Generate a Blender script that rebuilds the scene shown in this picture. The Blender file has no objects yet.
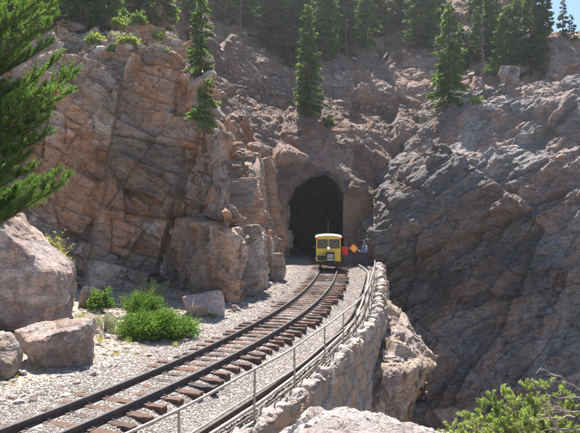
import bpy, math, random
import numpy as np
from mathutils import Vector, Matrix
from mathutils.bvhtree import BVHTree
import bmesh
PI = math.pi
F, H0, CH = 620.0, 207.0, 3.6          # focal length in photo pixels, horizon row, camera height over the rails
sc = bpy.context.scene
COL = sc.collection

def P(px, py, Z):
    return ((px-290)/F*Z, Z, CH+(H0-py)/F*Z)

# ------------------------------------------------------------------ noise
def _h(ix, iy, iz, s):
    with np.errstate(over='ignore'):
        n = (ix.astype(np.uint32)*np.uint32(374761393) + iy.astype(np.uint32)*np.uint32(668265263)
             + iz.astype(np.uint32)*np.uint32(2147483647 & 2246822519) + np.uint32(s*1274126177 & 0xffffffff))
        n = (n ^ (n >> np.uint32(13)))*np.uint32(1274126177)
        n = (n ^ (n >> np.uint32(16)))*np.uint32(2246822519)
        n = n ^ (n >> np.uint32(15))
    return (n & np.uint32(0xffffff)).astype(np.float32)/np.float32(0xffffff)

def vnoise(Q, s=0):
    I = np.floor(Q).astype(np.int64); f = (Q-I).astype(np.float32); f = f*f*(3-2*f)
    I = I.astype(np.int32).view(np.uint32) if False else (I & 0xffffffff).astype(np.uint32)
    out = 0
    for a in (0, 1):
        wa = f[:, 0] if a else 1-f[:, 0]
        for b in (0, 1):
            wb = f[:, 1] if b else 1-f[:, 1]
            for c in (0, 1):
                wc = f[:, 2] if c else 1-f[:, 2]
                out = out + wa*wb*wc*_h(I[:, 0]+np.uint32(a), I[:, 1]+np.uint32(b), I[:, 2]+np.uint32(c), s)
    return out*2-1

def fbm(Q, octv=4, s=0, gain=.5):
    o = 0; a = 1
    for k in range(octv):
        o = o+a*vnoise(Q*(2.03**k)+7.3*k, s+k); a *= gain
    return o

def cells(Q, s=0, p=2, both=False):
    I0 = np.floor(Q).astype(np.int64)
    F1 = np.full(len(Q), 9., np.float32); F2 = F1.copy()
    R = np.zeros((len(Q), 4), np.float32); D = np.zeros((len(Q), 3), np.float32); R2 = R.copy(); D2 = D.copy()
    for a in (-1, 0, 1):
        for b in (-1, 0, 1):
            for c in (-1, 0, 1):
                J = I0+np.array([a, b, c]); U = (J & 0xffffffff).astype(np.uint32)
                h = [_h(U[:, 0], U[:, 1], U[:, 2], s+k) for k in range(3)]
                d = np.stack([Q[:, k]-J[:, k]-(.1+.8*h[k]) for k in range(3)], 1).astype(np.float32)
                if p == 2: L = np.sqrt((d*d).sum(1))
                else: L = (np.abs(d)**p).sum(1)**(1./p)
                hh = np.stack([h[0], h[1], h[2], (h[0]*7.13+h[1]*3.77+h[2]*5.31) % 1], 1)
                m = L < F1
                if both:
                    R2[m] = R[m]; D2[m] = D[m]
                    m2 = (~m) & (L < F2); R2[m2] = hh[m2]; D2[m2] = d[m2]
                F2 = np.where(m, F1, np.minimum(F2, L)); F1 = np.where(m, L, F1)
                R[m] = hh[m]; D[m] = d[m]
    if both: return F1, F2, R, D, R2, D2
    return F1, F2, R, D

def joints(Q, s):
    """irregular bonded blocks between three sets of straight joints"""
    def ax(q, a, b, sd):
        i = np.floor(q).astype(np.int64)
        def bd(k): return k+.62*(_h((k & 0xffffffff).astype(np.uint32), a, b, sd)-.5)
        lo = bd(i); i = np.where(q < lo, i-1, i); hi = bd(i+1); i = np.where(q >= hi, i+1, i)
        lo = bd(i); hi = bd(i+1)
        return i, np.minimum(q-lo, hi-q), (q-lo)/(hi-lo)-.5
    z = np.zeros(len(Q), np.uint32)
    i, e1, d1 = ax(Q[:, 0], z, z, s); iu = (i & 0xffffffff).astype(np.uint32)
    j, e2, d2 = ax(Q[:, 2]+.5*_h(iu, z, z, s+5), iu, z, s+1); ju = (j & 0xffffffff).astype(np.uint32)
    k, e3, d3 = ax(Q[:, 1]+.5*_h(iu, ju, z, s+6), iu, ju, s+2); ku = (k & 0xffffffff).astype(np.uint32)
    R = np.stack([_h(iu, ju, ku, s+7+n) for n in range(4)], 1)
    return np.minimum(np.minimum(e1, e2), e3*1.5), R, np.stack([d1, d3, d2], 1)

def rotm(rx, ry, rz):
    return np.array(Matrix.Rotation(math.radians(rz), 3, 'Z') @ Matrix.Rotation(math.radians(ry), 3, 'Y') @ Matrix.Rotation(math.radians(rx), 3, 'X'))

def rock(Pt, N, layers, seed=0, fb=(.12, 1.2), damp=None, warp=.22, shape=None, blur=5):
    """fractured rock: piecewise tilted blocks at several sizes + fbm; returns displaced points and per-block tints"""
    tint = np.zeros((len(Pt), 4), np.float32); tint[:, 3] = 1
    d = np.zeros(len(Pt), np.float32); dj = np.zeros(len(Pt), np.float32)
    for k, L in enumerate(layers):
        size, amp = L['s'], L['a']; st = np.array(L.get('st', (1, 1, 1)))
        M = rotm(*L.get('r', (0, 0, 0)))
        W = Pt + warp*size*np.stack([vnoise(Pt/size/1.3+11*j, seed+50+j) for j in range(3)], 1)*.45
        Q = (W @ M)/(size*st)
        if L.get('m') == 'b':
            e, R, D = joints(Q, seed+10*k)
            off = (R[:, 0]-.5)+L.get('t', .8)*2*((R[:, 1]-.5)*D[:, 0]+(R[:, 2]-.5)*D[:, 1]+(R[:, 3]-.5)*D[:, 2])
            bv = np.clip(e/L.get('bw', .05), 0, 1)
            if size > 1: dj += amp*off
            else: d += amp*off
            d -= L.get('c', .12)*amp*(1-bv)**2
            if k < 3: tint[:, k] = R[:, 3] if k != 1 else R[:, 1]
            continue
        F1, F2, R, D, R2, D2 = cells(Q, seed+10*k, L.get('p', 2), True)
        tl_ = L.get('t', .9)*2
        of1 = (R[:, 0]-.5) + tl_*((R[:, 1]-.5)*D[:, 0]+(R[:, 2]-.5)*D[:, 1]+(R[:, 3]-.5)*D[:, 2])
        of2 = (R2[:, 0]-.5) + tl_*((R2[:, 1]-.5)*D2[:, 0]+(R2[:, 2]-.5)*D2[:, 1]+(R2[:, 3]-.5)*D2[:, 2])
        e = F2-F1; wb = np.clip(e/L.get('bw', .09), 0, 1)*.5+.5
        off = of1*wb+of2*(1-wb)
        off = off*np.clip(e/.06, 0, 1)**.5 if L.get('soft') else off
        d += amp*off - L.get('c', .12)*amp*np.clip(1-e/L.get('cw', .07), 0, 1)
        if k < 3: tint[:, k] = R[:, 3] if k != 1 else R[:, 1]
    if shape is not None and blur > 1:
        g = dj.reshape(shape)
        for ax_ in (0, 1):
            for _ in range(2):
                h_ = blur//2; gp = np.concatenate([np.repeat(np.take(g, [0], ax_), h_, ax_), g, np.repeat(np.take(g, [-1], ax_), h_, ax_)], ax_); n_ = g.shape[ax_]
                g = sum(np.take(gp, range(k_, k_+n_), ax_) for k_ in range(2*h_+1))/(2*h_+1)
        dj = g.reshape(-1)
    d = d+dj
    d += fb[0]*fbm(Pt/fb[1], 5, seed+90)
    if damp is not None: d = d*damp
    return Pt+N*d[:, None], tint

# ------------------------------------------------------------------ meshes
def crom(C, nu, nv):
    C = np.asarray(C, float)
    def ax(C, n):
        m = C.shape[0]; Cp = np.concatenate([2*C[:1]-C[1:2], C, 2*C[-1:]-C[-2:-1]])
        tc = np.linspace(0, m-1, 12*(m-1)+1); ic = np.minimum(tc.astype(int), m-2); fc = (tc-ic)[:, None, None]
        Lp = C[ic]*(1-fc)+C[ic+1]*fc; seg_ = np.linalg.norm(np.diff(Lp, axis=0), axis=2); seg_ = .5*seg_.mean(1)+.5*seg_.max(1)
        cum = np.concatenate([[0], np.cumsum(seg_+1e-3)]); t = np.interp(np.linspace(0, cum[-1], n), cum, tc); t = np.clip(t, 0, m-1-1e-6)
        i = t.astype(int); f = (t-i)[:, None, None]
        a, b, c, d = Cp[i], Cp[i+1], Cp[i+2], Cp[i+3]
        return .5*((2*b)+(-a+c)*f+(2*a-5*b+4*c-d)*f*f+(-a+3*b-3*c+d)*f**3)
    C = ax(C, nu)
    return ax(C.transpose(1, 0, 2), nv).transpose(1, 0, 2)

def gnormal(G):
    du = np.gradient(G, axis=0); dv = np.gradient(G, axis=1)
    n = np.cross(dv, du); n /= np.linalg.norm(n, axis=2, keepdims=True)+1e-9
    return n

def grid_faces(nu, nv):
    i = np.arange(nu*nv).reshape(nu, nv)
    return np.stack([i[:-1, :-1], i[:-1, 1:], i[1:, 1:], i[1:, :-1]], -1).reshape(-1, 4)

def np_mesh(name, V, Fc, mat=None, tint=None, smooth=False):
    me = bpy.data.meshes.new(name)
    V = np.ascontiguousarray(V, np.float32); Fc = np.ascontiguousarray(Fc, np.int32)
    k = Fc.shape[1]
    me.vertices.add(len(V)); me.vertices.foreach_set('co', V.ravel())
    me.loops.add(Fc.size); me.loops.foreach_set('vertex_index', Fc.ravel())
    me.polygons.add(len(Fc)); me.polygons.foreach_set('loop_start', np.arange(0, Fc.size, k, dtype=np.int32))
    me.polygons.foreach_set('loop_total', np.full(len(Fc), k, np.int32)) if False else None
    me.polygons.foreach_set('use_smooth', np.full(len(Fc), smooth))
    if tint is not None:
        at = me.attributes.new('tint', 'FLOAT_COLOR', 'POINT'); at.data.foreach_set('color', np.ascontiguousarray(tint, np.float32).ravel())
    me.update(calc_edges=True); me.validate()
    if mat: me.materials.append(mat)
    return me

def link(name, me, parent=None, loc=(0, 0, 0)):
    o = bpy.data.objects.new(name, me); COL.objects.link(o); o.location = loc
    if parent: o.parent = parent
    return o

def tag(o, label=None, cat=None, group=None, kind=None):
    if label: o['label'] = label
    if cat: o['category'] = cat
    if group: o['group'] = group
    if kind: o['kind'] = kind
    return o

def empty(name, loc, label, cat, group=None, rz=0):
    o = bpy.data.objects.new(name, None); COL.objects.link(o); o.location = loc; o.rotation_euler = (0, 0, rz)
    o.empty_display_size = .2
    return tag(o, label, cat, group)

def copy_tree(o, parent=None):
    c = o.copy(); COL.objects.link(c); c.parent = parent
    for ch in [x for x in COL.objects if x.parent == o]: copy_tree(ch, c)
    return c

class MB:
    """collects small shapes into one mesh"""
    def __init__(s): s.v = []; s.f = []
    def add(s, V, Fs):
        b = len(s.v); s.v += [tuple(v) for v in V]; s.f += [tuple(b+i for i in f) for f in Fs]; return s
    def box(s, c, d, M=None, bev=0):
        x, y, z = [k/2 for k in d]
        bm = bmesh.new(); bmesh.ops.create_cube(bm, size=1)
        for v in bm.verts: v.co = Vector((v.co.x*d[0], v.co.y*d[1], v.co.z*d[2]))
        if bev: bmesh.ops.bevel(bm, geom=bm.edges[:], offset=bev, segments=2, affect='EDGES', profile=.6)
        bm.verts.index_update()
        V = [((M @ v.co) if M else v.co)+Vector(c) for v in bm.verts]
        s.add(V, [[v.index for v in f.verts] for f in bm.faces]); bm.free(); return s
    def tube(s, pts, r, n=8, cap=True):
        pts = [Vector(p) for p in pts]; rs = r if isinstance(r, (list, tuple)) else [r]*len(pts)
        V = []; Fs = []; up = None
        for i, p in enumerate(pts):
            t = (pts[min(i+1, len(pts)-1)]-pts[max(i-1, 0)]).normalized()
            if up is None: up = t.orthogonal().normalized()
            u = (up-t*up.dot(t)).normalized(); up = u; w = t.cross(u)
            for k in range(n):
                a = 2*PI*k/n; V.append(p+(u*math.cos(a)+w*math.sin(a))*rs[i])
        for i in range(len(pts)-1):
            for k in range(n):
                Fs.append((i*n+k, i*n+(k+1) % n, (i+1)*n+(k+1) % n, (i+1)*n+k))
        if cap:
            Fs.append(tuple(range(n))[::-1]); Fs.append(tuple((len(pts)-1)*n+k for k in range(n)))
        return s.add(V, Fs)
    def cyl(s, a, b, r, n=24): return s.tube([a, b], r, n)
    def prism(s, poly, y0, y1, axis='y'):
        n = len(poly)
        def pt(a, b, t): return (a, t, b) if axis == 'y' else (t, a, b)
        V = [pt(a, b, y0) for a, b in poly]+[pt(a, b, y1) for a, b in poly]
        Fs = [tuple(range(n)), tuple(range(n, 2*n))[::-1]]+[(i, i+n, (i+1) % n+n, (i+1) % n) for i in range(n)]
        return s.add(V, Fs)
    def mesh(s, name, mat, smooth=False):
        me = bpy.data.meshes.new(name); me.from_pydata(s.v, [], s.f); me.update()
        bm = bmesh.new(); bm.from_mesh(me); bmesh.ops.recalc_face_normals(bm, faces=bm.faces[:]); bm.to_mesh(me); bm.free()
        if mat: me.materials.append(mat)
        if smooth: me.polygons.foreach_set('use_smooth', [True]*len(me.polygons))
        return me
    def build(s, name, mat, parent=None, smooth=False, loc=(0, 0, 0)):
        return link(name, s.mesh(name, mat, smooth), parent, loc)

# ------------------------------------------------------------------ materials
def newmat(name):
    m = bpy.data.materials.new(name); m.use_nodes = True; nt = m.node_tree; nt.nodes.clear()
    o = nt.nodes.new('ShaderNodeOutputMaterial'); b = nt.nodes.new('ShaderNodeBsdfPrincipled')
    nt.links.new(b.outputs[0], o.inputs[0]); return m, nt, b
def N_(nt, t, **k):
    n = nt.nodes.new(t)
    for a, v in k.items():
        if a.startswith('i_'): n.inputs[a[2:].replace('_', ' ')].default_value = v
        else: setattr(n, a, v)
    return n
def mixc(nt, fac, a, b, mode='MIX'):
    n = nt.nodes.new('ShaderNodeMix'); n.data_type = 'RGBA'; n.blend_type = mode
    for s, v in ((0, fac), (6, a), (7, b)):
        if isinstance(v, (int, float)): n.inputs[s].default_value = v
        elif isinstance(v, (tuple, list)): n.inputs[s].default_value = (*v[:3], 1)
        else: nt.links.new(v, n.inputs[s])
    return n.outputs[2]
def rng(nt, v, a, b, c=0, d=1):
    n = nt.nodes.new('ShaderNodeMapRange'); nt.links.new(v, n.inputs[0])
    for i, x in enumerate((a, b, c, d)): n.inputs[i+1].default_value = x
    return n.outputs[0]
def mth(nt, op, a, b=None):
    n = nt.nodes.new('ShaderNodeMath'); n.operation = op
    for i, v in enumerate((a, b)):
        if v is None: continue
        if isinstance(v, (int, float)): n.inputs[i].default_value = v
        else: nt.links.new(v, n.inputs[i])
    return n.outputs[0]
def noise(nt, co, scale, det=5, rough=.6, dist=0):
    n = N_(nt, 'ShaderNodeTexNoise'); n.inputs['Scale'].default_value = scale; n.inputs['Detail'].default_value = det
    n.inputs['Roughness'].default_value = rough; n.inputs['Distortion'].default_value = dist
    nt.links.new(co, n.inputs['Vector']); return n.outputs[0]
def mapping(nt, co, scale=(1, 1, 1), rot=(0, 0, 0)):
    n = nt.nodes.new('ShaderNodeMapping'); n.inputs['Scale'].default_value = scale; n.inputs['Rotation'].default_value = [math.radians(r) for r in rot]
    nt.links.new(co, n.inputs['Vector']); return n.outputs[0]

def rockmat(name, a, b, stain, pale, dark, stain_amt=.5, pale_amt=.5, fol=(40, 20, 0), folst=(1, 1, 5), bump=.5, fine=1.0):
    m, nt, bs = newmat(name)
    co = nt.nodes.new('ShaderNodeTexCoord').outputs['Object']
    at = N_(nt, 'ShaderNodeAttribute', attribute_name='tint')
    sp = nt.nodes.new('ShaderNodeSeparateColor'); nt.links.new(at.outputs['Color'], sp.inputs[0])
    big = noise(nt, co, .45, 4, .6)
    c = mixc(nt, rng(nt, mth(nt, 'ADD', big, mth(nt, 'MULTIPLY', sp.outputs[0], .35)), .45, .85), a, b)
    # iron stain patches, partly following the joint blocks
    st = noise(nt, mapping(nt, co, (.5, .5, .3)), 1.1, 5, .65, .6)
    c = mixc(nt, mth(nt, 'MULTIPLY', rng(nt, mth(nt, 'ADD', st, mth(nt, 'MULTIPLY', sp.outputs[1], .3)), .58, .74), stain_amt), c, stain)
    ws_ = noise(nt, mapping(nt, co, (1.6, 1.6, .16)), 1.0, 6, .7, .5)
    c = mixc(nt, rng(nt, ws_, .55, .70, 0, .6), c, dark)
    # pale mineral / lichen blotches
    pl = noise(nt, co, 2.6*fine, 8, .75, .4)
    c = mixc(nt, mth(nt, 'MULTIPLY', rng(nt, pl, .5, .68), pale_amt), c, pale)
    # foliation bands and dark varnish streaks
    fo = noise(nt, mapping(nt, co, folst, fol), 1.3, 6, .7, .8)
    c = mixc(nt, rng(nt, fo, .5, .68, 0, .7), c, dark)
    fn = noise(nt, co, 16*fine, 6, .8)
    c = mixc(nt, rng(nt, fn, .35, .7, 0, .5), c, mixc(nt, .5, c, (1, 1, 1), 'SOFT_LIGHT'))
    c = mixc(nt, rng(nt, noise(nt, co, 7*fine, 8, .85), .52, .62, 0, .75), c, dark)
    hsv = nt.nodes.new('ShaderNodeHueSaturation'); nt.links.new(c, hsv.inputs['Color'])
    nt.links.new(mth(nt, 'MULTIPLY', rng(nt, sp.outputs[2], 0, 1, .82, 1.2), rng(nt, sp.outputs[0], 0, 1, .78, 1.25)), hsv.inputs['Value'])
    nt.links.new(hsv.outputs[0], bs.inputs['Base Color'])
    bs.inputs['Roughness'].default_value = .88; bs.inputs['Specular IOR Level'].default_value = .25
    bp = nt.nodes.new('ShaderNodeBump'); bp.inputs['Strength'].default_value = bump; bp.inputs['Distance'].default_value = .12
    hh = mth(nt, 'ADD', mth(nt, 'MULTIPLY', noise(nt, co, 5*fine, 9, .75), 1.0), mth(nt, 'MULTIPLY', fo, .8))
    v = N_(nt, 'ShaderNodeTexVoronoi', feature='DISTANCE_TO_EDGE'); v.inputs['Scale'].default_value = 2.2*fine
    wv = nt.nodes.new('ShaderNodeVectorMath'); wv.operation = 'ADD'
    nn = N_(nt, 'ShaderNodeTexNoise'); nn.inputs['Scale'].default_value = 2; nt.links.new(co, nn.inputs['Vector'])
    nt.links.new(mapping(nt, co, (1, 1, 1.8), (20, 15, 30)), wv.inputs[0]); nt.links.new(nn.outputs[1], wv.inputs[1]); nt.links.new(wv.outputs[0], v.inputs['Vector'])
    hh = mth(nt, 'ADD', hh, mth(nt, 'MULTIPLY', rng(nt, v.outputs[0], 0, .05), .35))
    nt.links.new(hh, bp.inputs['Height']); nt.links.new(bp.outputs[0], bs.inputs['Normal'])
    return m

def simple(name, c, rough=.6, metal=0, var=.25, scale=8, bump=.1, spec=.5, c2=None, stretch=(1, 1, 1)):
    m, nt, bs = newmat(name)
    co = mapping(nt, nt.nodes.new('ShaderNodeTexCoord').outputs['Object'], stretch)
    oi = nt.nodes.new('ShaderNodeObjectInfo')
    n = noise(nt, co, scale, 6, .7)
    d = c2 if c2 else tuple(x*(1-var) for x in c)
    nt.links.new(mixc(nt, rng(nt, n, .35, .65), c, d), bs.inputs['Base Color'])
    bs.inputs['Roughness'].default_value = rough; bs.inputs['Metallic'].default_value = metal; bs.inputs['Specular IOR Level'].default_value = spec
    if bump:
        bp = nt.nodes.new('ShaderNodeBump'); bp.inputs['Strength'].default_value = bump; bp.inputs['Distance'].default_value = .02
        nt.links.new(noise(nt, co, scale*2.5, 6, .7), bp.inputs['Height']); nt.links.new(bp.outputs[0], bs.inputs['Normal'])
    return m

def leafmat(name, a, b, trans=.35, scale=1.5):
    m, nt, bs = newmat(name)
    out = [n for n in nt.nodes if n.type == 'OUTPUT_MATERIAL'][0]
    co = nt.nodes.new('ShaderNodeTexCoord').outputs['Object']
    at = N_(nt, 'ShaderNodeAttribute', attribute_name='tint')
    sp = nt.nodes.new('ShaderNodeSeparateColor'); nt.links.new(at.outputs['Color'], sp.inputs[0])
    f = mth(nt, 'ADD', mth(nt, 'MULTIPLY', noise(nt, co, scale, 3), .6), mth(nt, 'MULTIPLY', sp.outputs[0], .5))
    c = mixc(nt, rng(nt, f, .3, .8), a, b)
    nt.links.new(c, bs.inputs['Base Color']); bs.inputs['Roughness'].default_value = .6; bs.inputs['Specular IOR Level'].default_value = .3
    tr = nt.nodes.new('ShaderNodeBsdfTranslucent')
    nt.links.new(mixc(nt, 1, c, (1.25, 1.35, .6), 'MULTIPLY'), tr.inputs[0])
    mx = nt.nodes.new('ShaderNodeMixShader'); mx.inputs[0].default_value = trans
    nt.links.new(bs.outputs[0], mx.inputs[1]); nt.links.new(tr.outputs[0], mx.inputs[2]); nt.links.new(mx.outputs[0], out.inputs[0])
    return m

M = {}
M['left'] = rockmat('rock_brown', (.225, .165, .13), (.37, .29, .245), (.42, .19, .085), (.46, .39, .34), (.085, .068, .06), .7, .45, (25, -12, 10), (.8, .8, 3))
M['soot_shade'] = rockmat('rock_sooty_shade', (.07, .055, .047), (.10, .08, .07), (.10, .06, .04), (.14, .12, .11), (.03, .027, .025))  # sooty rock, its colour also darkened to deepen the shade in the bore
M['right'] = rockmat('rock_grey_gneiss', (.175, .163, .158), (.29, .265, .25), (.38, .225, .155), (.46, .44, .42), (.07, .066, .065), .5, .6, (15, -34, 0), (.6, 1, 3.4), .9)
M['hill'] = rockmat('rock_pink_slope', (.20, .13, .105), (.27, .195, .165), (.37, .20, .13), (.42, .36, .33), (.10, .085, .075), .5, .45, (30, 20, 0), (1, 1, 3), .9)
M['boulder'] = rockmat('granite_pink', (.43, .31, .26), (.52, .41, .365), (.47, .28, .19), (.62, .56, .53), (.17, .135, .125), .6, .8, (30, 10, 60), (1, 1, 3), .8, 2.5)
M['boulder_pale'] = rockmat('granite_pale', (.58, .475, .43), (.66, .575, .53), (.50, .36, .30), (.62, .58, .56), (.42, .33, .30), .35, .6, (30, 10, 60), (1, 1, 3), .8, 3)
M['outcrop'] = rockmat('rock_outcrop', (.36, .26, .215), (.44, .35, .31), (.38, .27, .14), (.50, .46, .42), (.12, .10, .09), .5, .5, (60, 25, 0), (1, 1, 3), .8, 1.6)
M['pine_bark'] = simple('pine_bark', (.10, .075, .06), .9, 0, .4, 14, .5, .2)
M['dead_wood'] = simple('dead_wood', (.34, .31, .28), .9, 0, .35, 10, .4, .2)
M['snag'] = simple('snag_wood', (.20, .165, .145), .9, 0, .4, 6, .4, .2)
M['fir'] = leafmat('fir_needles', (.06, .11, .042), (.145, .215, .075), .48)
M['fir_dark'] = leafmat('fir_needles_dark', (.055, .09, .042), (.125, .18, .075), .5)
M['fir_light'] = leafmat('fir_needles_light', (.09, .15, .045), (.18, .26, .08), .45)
M['near_fir'] = leafmat('near_fir_needles', (.05, .105, .026), (.14, .225, .055), .5, .8)
M['juniper'] = leafmat('juniper_leaves', (.06, .13, .025), (.20, .30, .065), .4, 3)
M['juniper_near'] = leafmat('juniper_near_leaves', (.21, .26, .09), (.37, .42, .18), .5, 3)
M['sage'] = leafmat('sage_leaves', (.24, .27, .17), (.38, .39, .26), .3, 3)
M['drygrass'] = leafmat('dry_grass_blades', (.32, .30, .12), (.45, .40, .18), .4, 3)
M['grass'] = leafmat('grass_blades', (.16, .24, .06), (.33, .36, .12), .4, 3)
M['tie'] = simple('tie_wood', (.12, .082, .066), .9, 0, .4, 9, .8, .2, (.07, .05, .045), (1, 1, 3))
M['tie_grey'] = simple('tie_wood_grey', (.10, .085, .08), .9, 0, .4, 9, .8, .2, (.045, .04, .04), (1, 1, 3))
M['tie_red'] = simple('tie_wood_red', (.165, .10, .075), .9, 0, .4, 9, .8, .2, (.11, .065, .05), (1, 1, 3))
M['rail'] = simple('rail_rust', (.13, .088, .07), .65, .3, .4, 12, .3, .4, (.05, .04, .038))
M['railtop'] = simple('rail_polished', (.55, .54, .53), .28, 1, .2, 6, .05)
M['pipe'] = simple('pipe_weathered', (.42, .38, .34), .55, .2, .3, 14, .2, .5, (.26, .21, .17))
M['palepipe'] = simple('pipe_pale', (.50, .46, .42), .55, 0, .2, 10, .2, .5, (.26, .20, .16))
M['yellow'] = simple('yellow_paint', (.88, .60, .03), .4, 0, .12, 3, .1, .5, (.70, .46, .05))
M['white'] = simple('white_paint', (.82, .81, .77), .4, 0, .1, 5, .05)
M['cream'] = simple('cream_paint', (.80, .75, .60), .45, 0, .12, 3, .05)
M['black'] = simple('black_steel', (.025, .024, .024), .5, .2, .3, 8, .1)
M['steel'] = simple('grey_steel', (.55, .55, .55), .35, .8, .3, 12, .1)
M['red'] = simple('red_cloth', (.75, .02, .04), .75, 0, .2, 6, .2)
M['orange'] = simple('orange_cloth', (.95, .30, .03), .7, 0, .1, 6, .1)
M['orange_mid'] = simple('orange_yellow_cloth', (.98, .52, .08), .7, 0, .1, 6, .1)
M['skin'] = simple('skin', (.50, .30, .22), .5, 0, .1, 10, .05)
M['jeans'] = simple('denim_dark', (.025, .033, .065), .85, 0, .3, 20, .3)
M['shirt'] = simple('shirt_blue', (.10, .155, .30), .85, 0, .2, 14, .3)
M['vest'] = simple('shirt_strap_pale', (.5, .54, .6), .8, 0, .1, 10, .1)
M['cap'] = simple('cap_dark', (.05, .06, .09), .8, 0, .2, 10, .1)
M['hair'] = simple('hair_grey', (.25, .23, .21), .8, 0, .3, 30, .2)
M['boot'] = simple('boot_leather', (.05, .035, .025), .6, 0, .3, 20, .2)
def glassmat():
    m, nt, bs = newmat('window_glass'); bs.inputs['Base Color'].default_value = (.10, .12, .12, 1); bs.inputs['Roughness'].default_value = .06
    bs.inputs['Alpha'].default_value = .55; return m
M['glass'] = glassmat()
def emis(name, c, s):
    m, nt, bs = newmat(name); bs.inputs['Base Color'].default_value = (*c, 1); bs.inputs['Emission Color'].default_value = (*c, 1); bs.inputs['Emission Strength'].default_value = s; return m
M['lamp'] = emis('headlight_lit', (1, .93, .75), .9)
M['redlens'] = emis('red_lens', (.75, .02, .03), .15)

def stonemat(name, a, b, c_, dark, dirt=None):
    m, nt, bs = newmat(name)
    co = nt.nodes.new('ShaderNodeTexCoord').outputs['Object']
    at = N_(nt, 'ShaderNodeAttribute', attribute_name='tint')
    sp = nt.nodes.new('ShaderNodeSeparateColor'); nt.links.new(at.outputs['Color'], sp.inputs[0])
    c = mixc(nt, rng(nt, sp.outputs[0], .2, .8), a, b)
    c = mixc(nt, rng(nt, sp.outputs[1], .6, .9), c, c_)
    if dirt: c = mixc(nt, rng(nt, mth(nt, 'ADD', sp.outputs[2], mth(nt, 'MULTIPLY', noise(nt, co, 1.5, 6, .7), .8)), .7, 1.0), c, dirt)
    c = mixc(nt, rng(nt, noise(nt, co, 9, 8, .8), .5, .7, 0, .6), c, dark)
    c = mixc(nt, rng(nt, noise(nt, co, 1.2, 4, .6), .4, .65, 0, .35), c, mixc(nt, .5, c, dark))
    c = mixc(nt, rng(nt, noise(nt, co, 30, 6, .8), .35, .7, 0, .4), c, mixc(nt, .6, c, (.8, .78, .74)))
    nt.links.new(c, bs.inputs['Base Color']); bs.inputs['Roughness'].default_value = .9; bs.inputs['Specular IOR Level'].default_value = .2
    bp = nt.nodes.new('ShaderNodeBump'); bp.inputs['Strength'].default_value = .7; bp.inputs['Distance'].default_value = .03
    nt.links.new(noise(nt, co, 14, 9, .8), bp.inputs['Height']); nt.links.new(bp.outputs[0], bs.inputs['Normal'])
    return m
M['wall'] = stonemat('fieldstone', (.20, .15, .11), (.27, .22, .18), (.33, .20, .11), (.17, .14, .115))
M['coping'] = stonemat('coping_stone', (.31, .245, .21), (.38, .32, .285), (.50, .38, .32), (.30, .25, .22))
M['gravel'] = stonemat('gravel_stone', (.215, .185, .165), (.31, .275, .25), (.27, .20, .16), (.15, .125, .11))
M['ground'] = stonemat('ballast_ground', (.25, .21, .185), (.30, .262, .235), (.46, .36, .31), (.24, .20, .18), (.31, .235, .185))
M['rubble'] = stonemat('rubble_stone', (.28, .22, .19), (.40, .34, .31), (.38, .25, .19), (.15, .125, .115))
def barkground():
    pass

# ------------------------------------------------------------------ track and wall lines
Lc = np.array([1.63190738e-04, -1.90892814e-02, 8.44911397e-01, -1.15235874e+01])
Rc = np.array([1.25273115e-04, -1.64751539e-02, 7.82348114e-01, -9.97217103e+00])
Cc = (Lc+Rc)/2
def xc(Z):
    Z = np.asarray(Z, float); p = np.polyval(Cc, np.clip(Z, 8, 36))
    s8 = np.polyval(np.polyder(Cc), 8)
    x36 = np.polyval(Cc, 36)
    d = np.clip(Z-36, 0, None)
    return np.where(Z < 8, p+(Z-8)*s8, np.where(Z > 36, x36+.085*d-.006*d*d, p))
def slope(Z): return (xc(np.asarray(Z)+.05)-xc(np.asarray(Z)-.05))/.1
RZ = np.array([-6, 2, 9.01, 11.17, 13.01, 15.27, 17.11, 19.05, 21.14, 24.31, 29.33, 32.99, 37, 40, 46, 60])
RX = np.array([-10.2, -5.3, -1.57, -.65, .14, .86, 1.48, 2.05, 2.58, 3.14, 3.97, 4.52, 5.05, 5.35, 5.6, 5.6])
_kz = np.linspace(-6, 60, 331); _kx = np.interp(_kz, RZ, RX)
_kx = np.convolve(np.pad(_kx, 10, mode='reflect', reflect_type='odd'), np.hanning(23)[1:-1]/np.hanning(23)[1:-1].sum(), 'valid')
def xr(Z): return np.interp(Z, _kz, _kx)
def ww(Z):  return xr(Z)+.5            # outer edge of the retaining wall

def groundz(X, Y):
    X = np.asarray(X, float); Y = np.asarray(Y, float)
    s = slope(Y); l = (X-xc(Y))/np.sqrt(1+s*s)          # lateral distance from the track centre
    z = np.full(X.shape, -.20)
    z = z+.02*np.clip((19-Y)/5, 0, 1)-.002
    z0_ = z
    z = np.where(l > .55, z0_-.04*np.clip((l-.55)/.2, 0, 1)-.16*np.clip((l-.8)/.45, 0, 1)+.1*np.clip((l-1.6)/1.2, 0, 1), z)
    z = np.where(l < -.95, z0_+.10*np.clip((-l-1.6)/3, 0, 1)+.06*np.clip(-l-5, 0, None), z)
    Q = np.stack([X, Y, X*0], -1).reshape(-1, 3)
    n = fbm(Q/1.7, 4, 5).reshape(X.shape)*.06+fbm(Q/.35, 3, 9).reshape(X.shape)*.022
    n2 = fbm(Q/4., 3, 19).reshape(X.shape)*.25*np.clip((-l-3)/3, 0, 1)
    return z+n*np.clip((np.abs(l)-.3)/1.5, .35, 1)+n2

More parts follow.
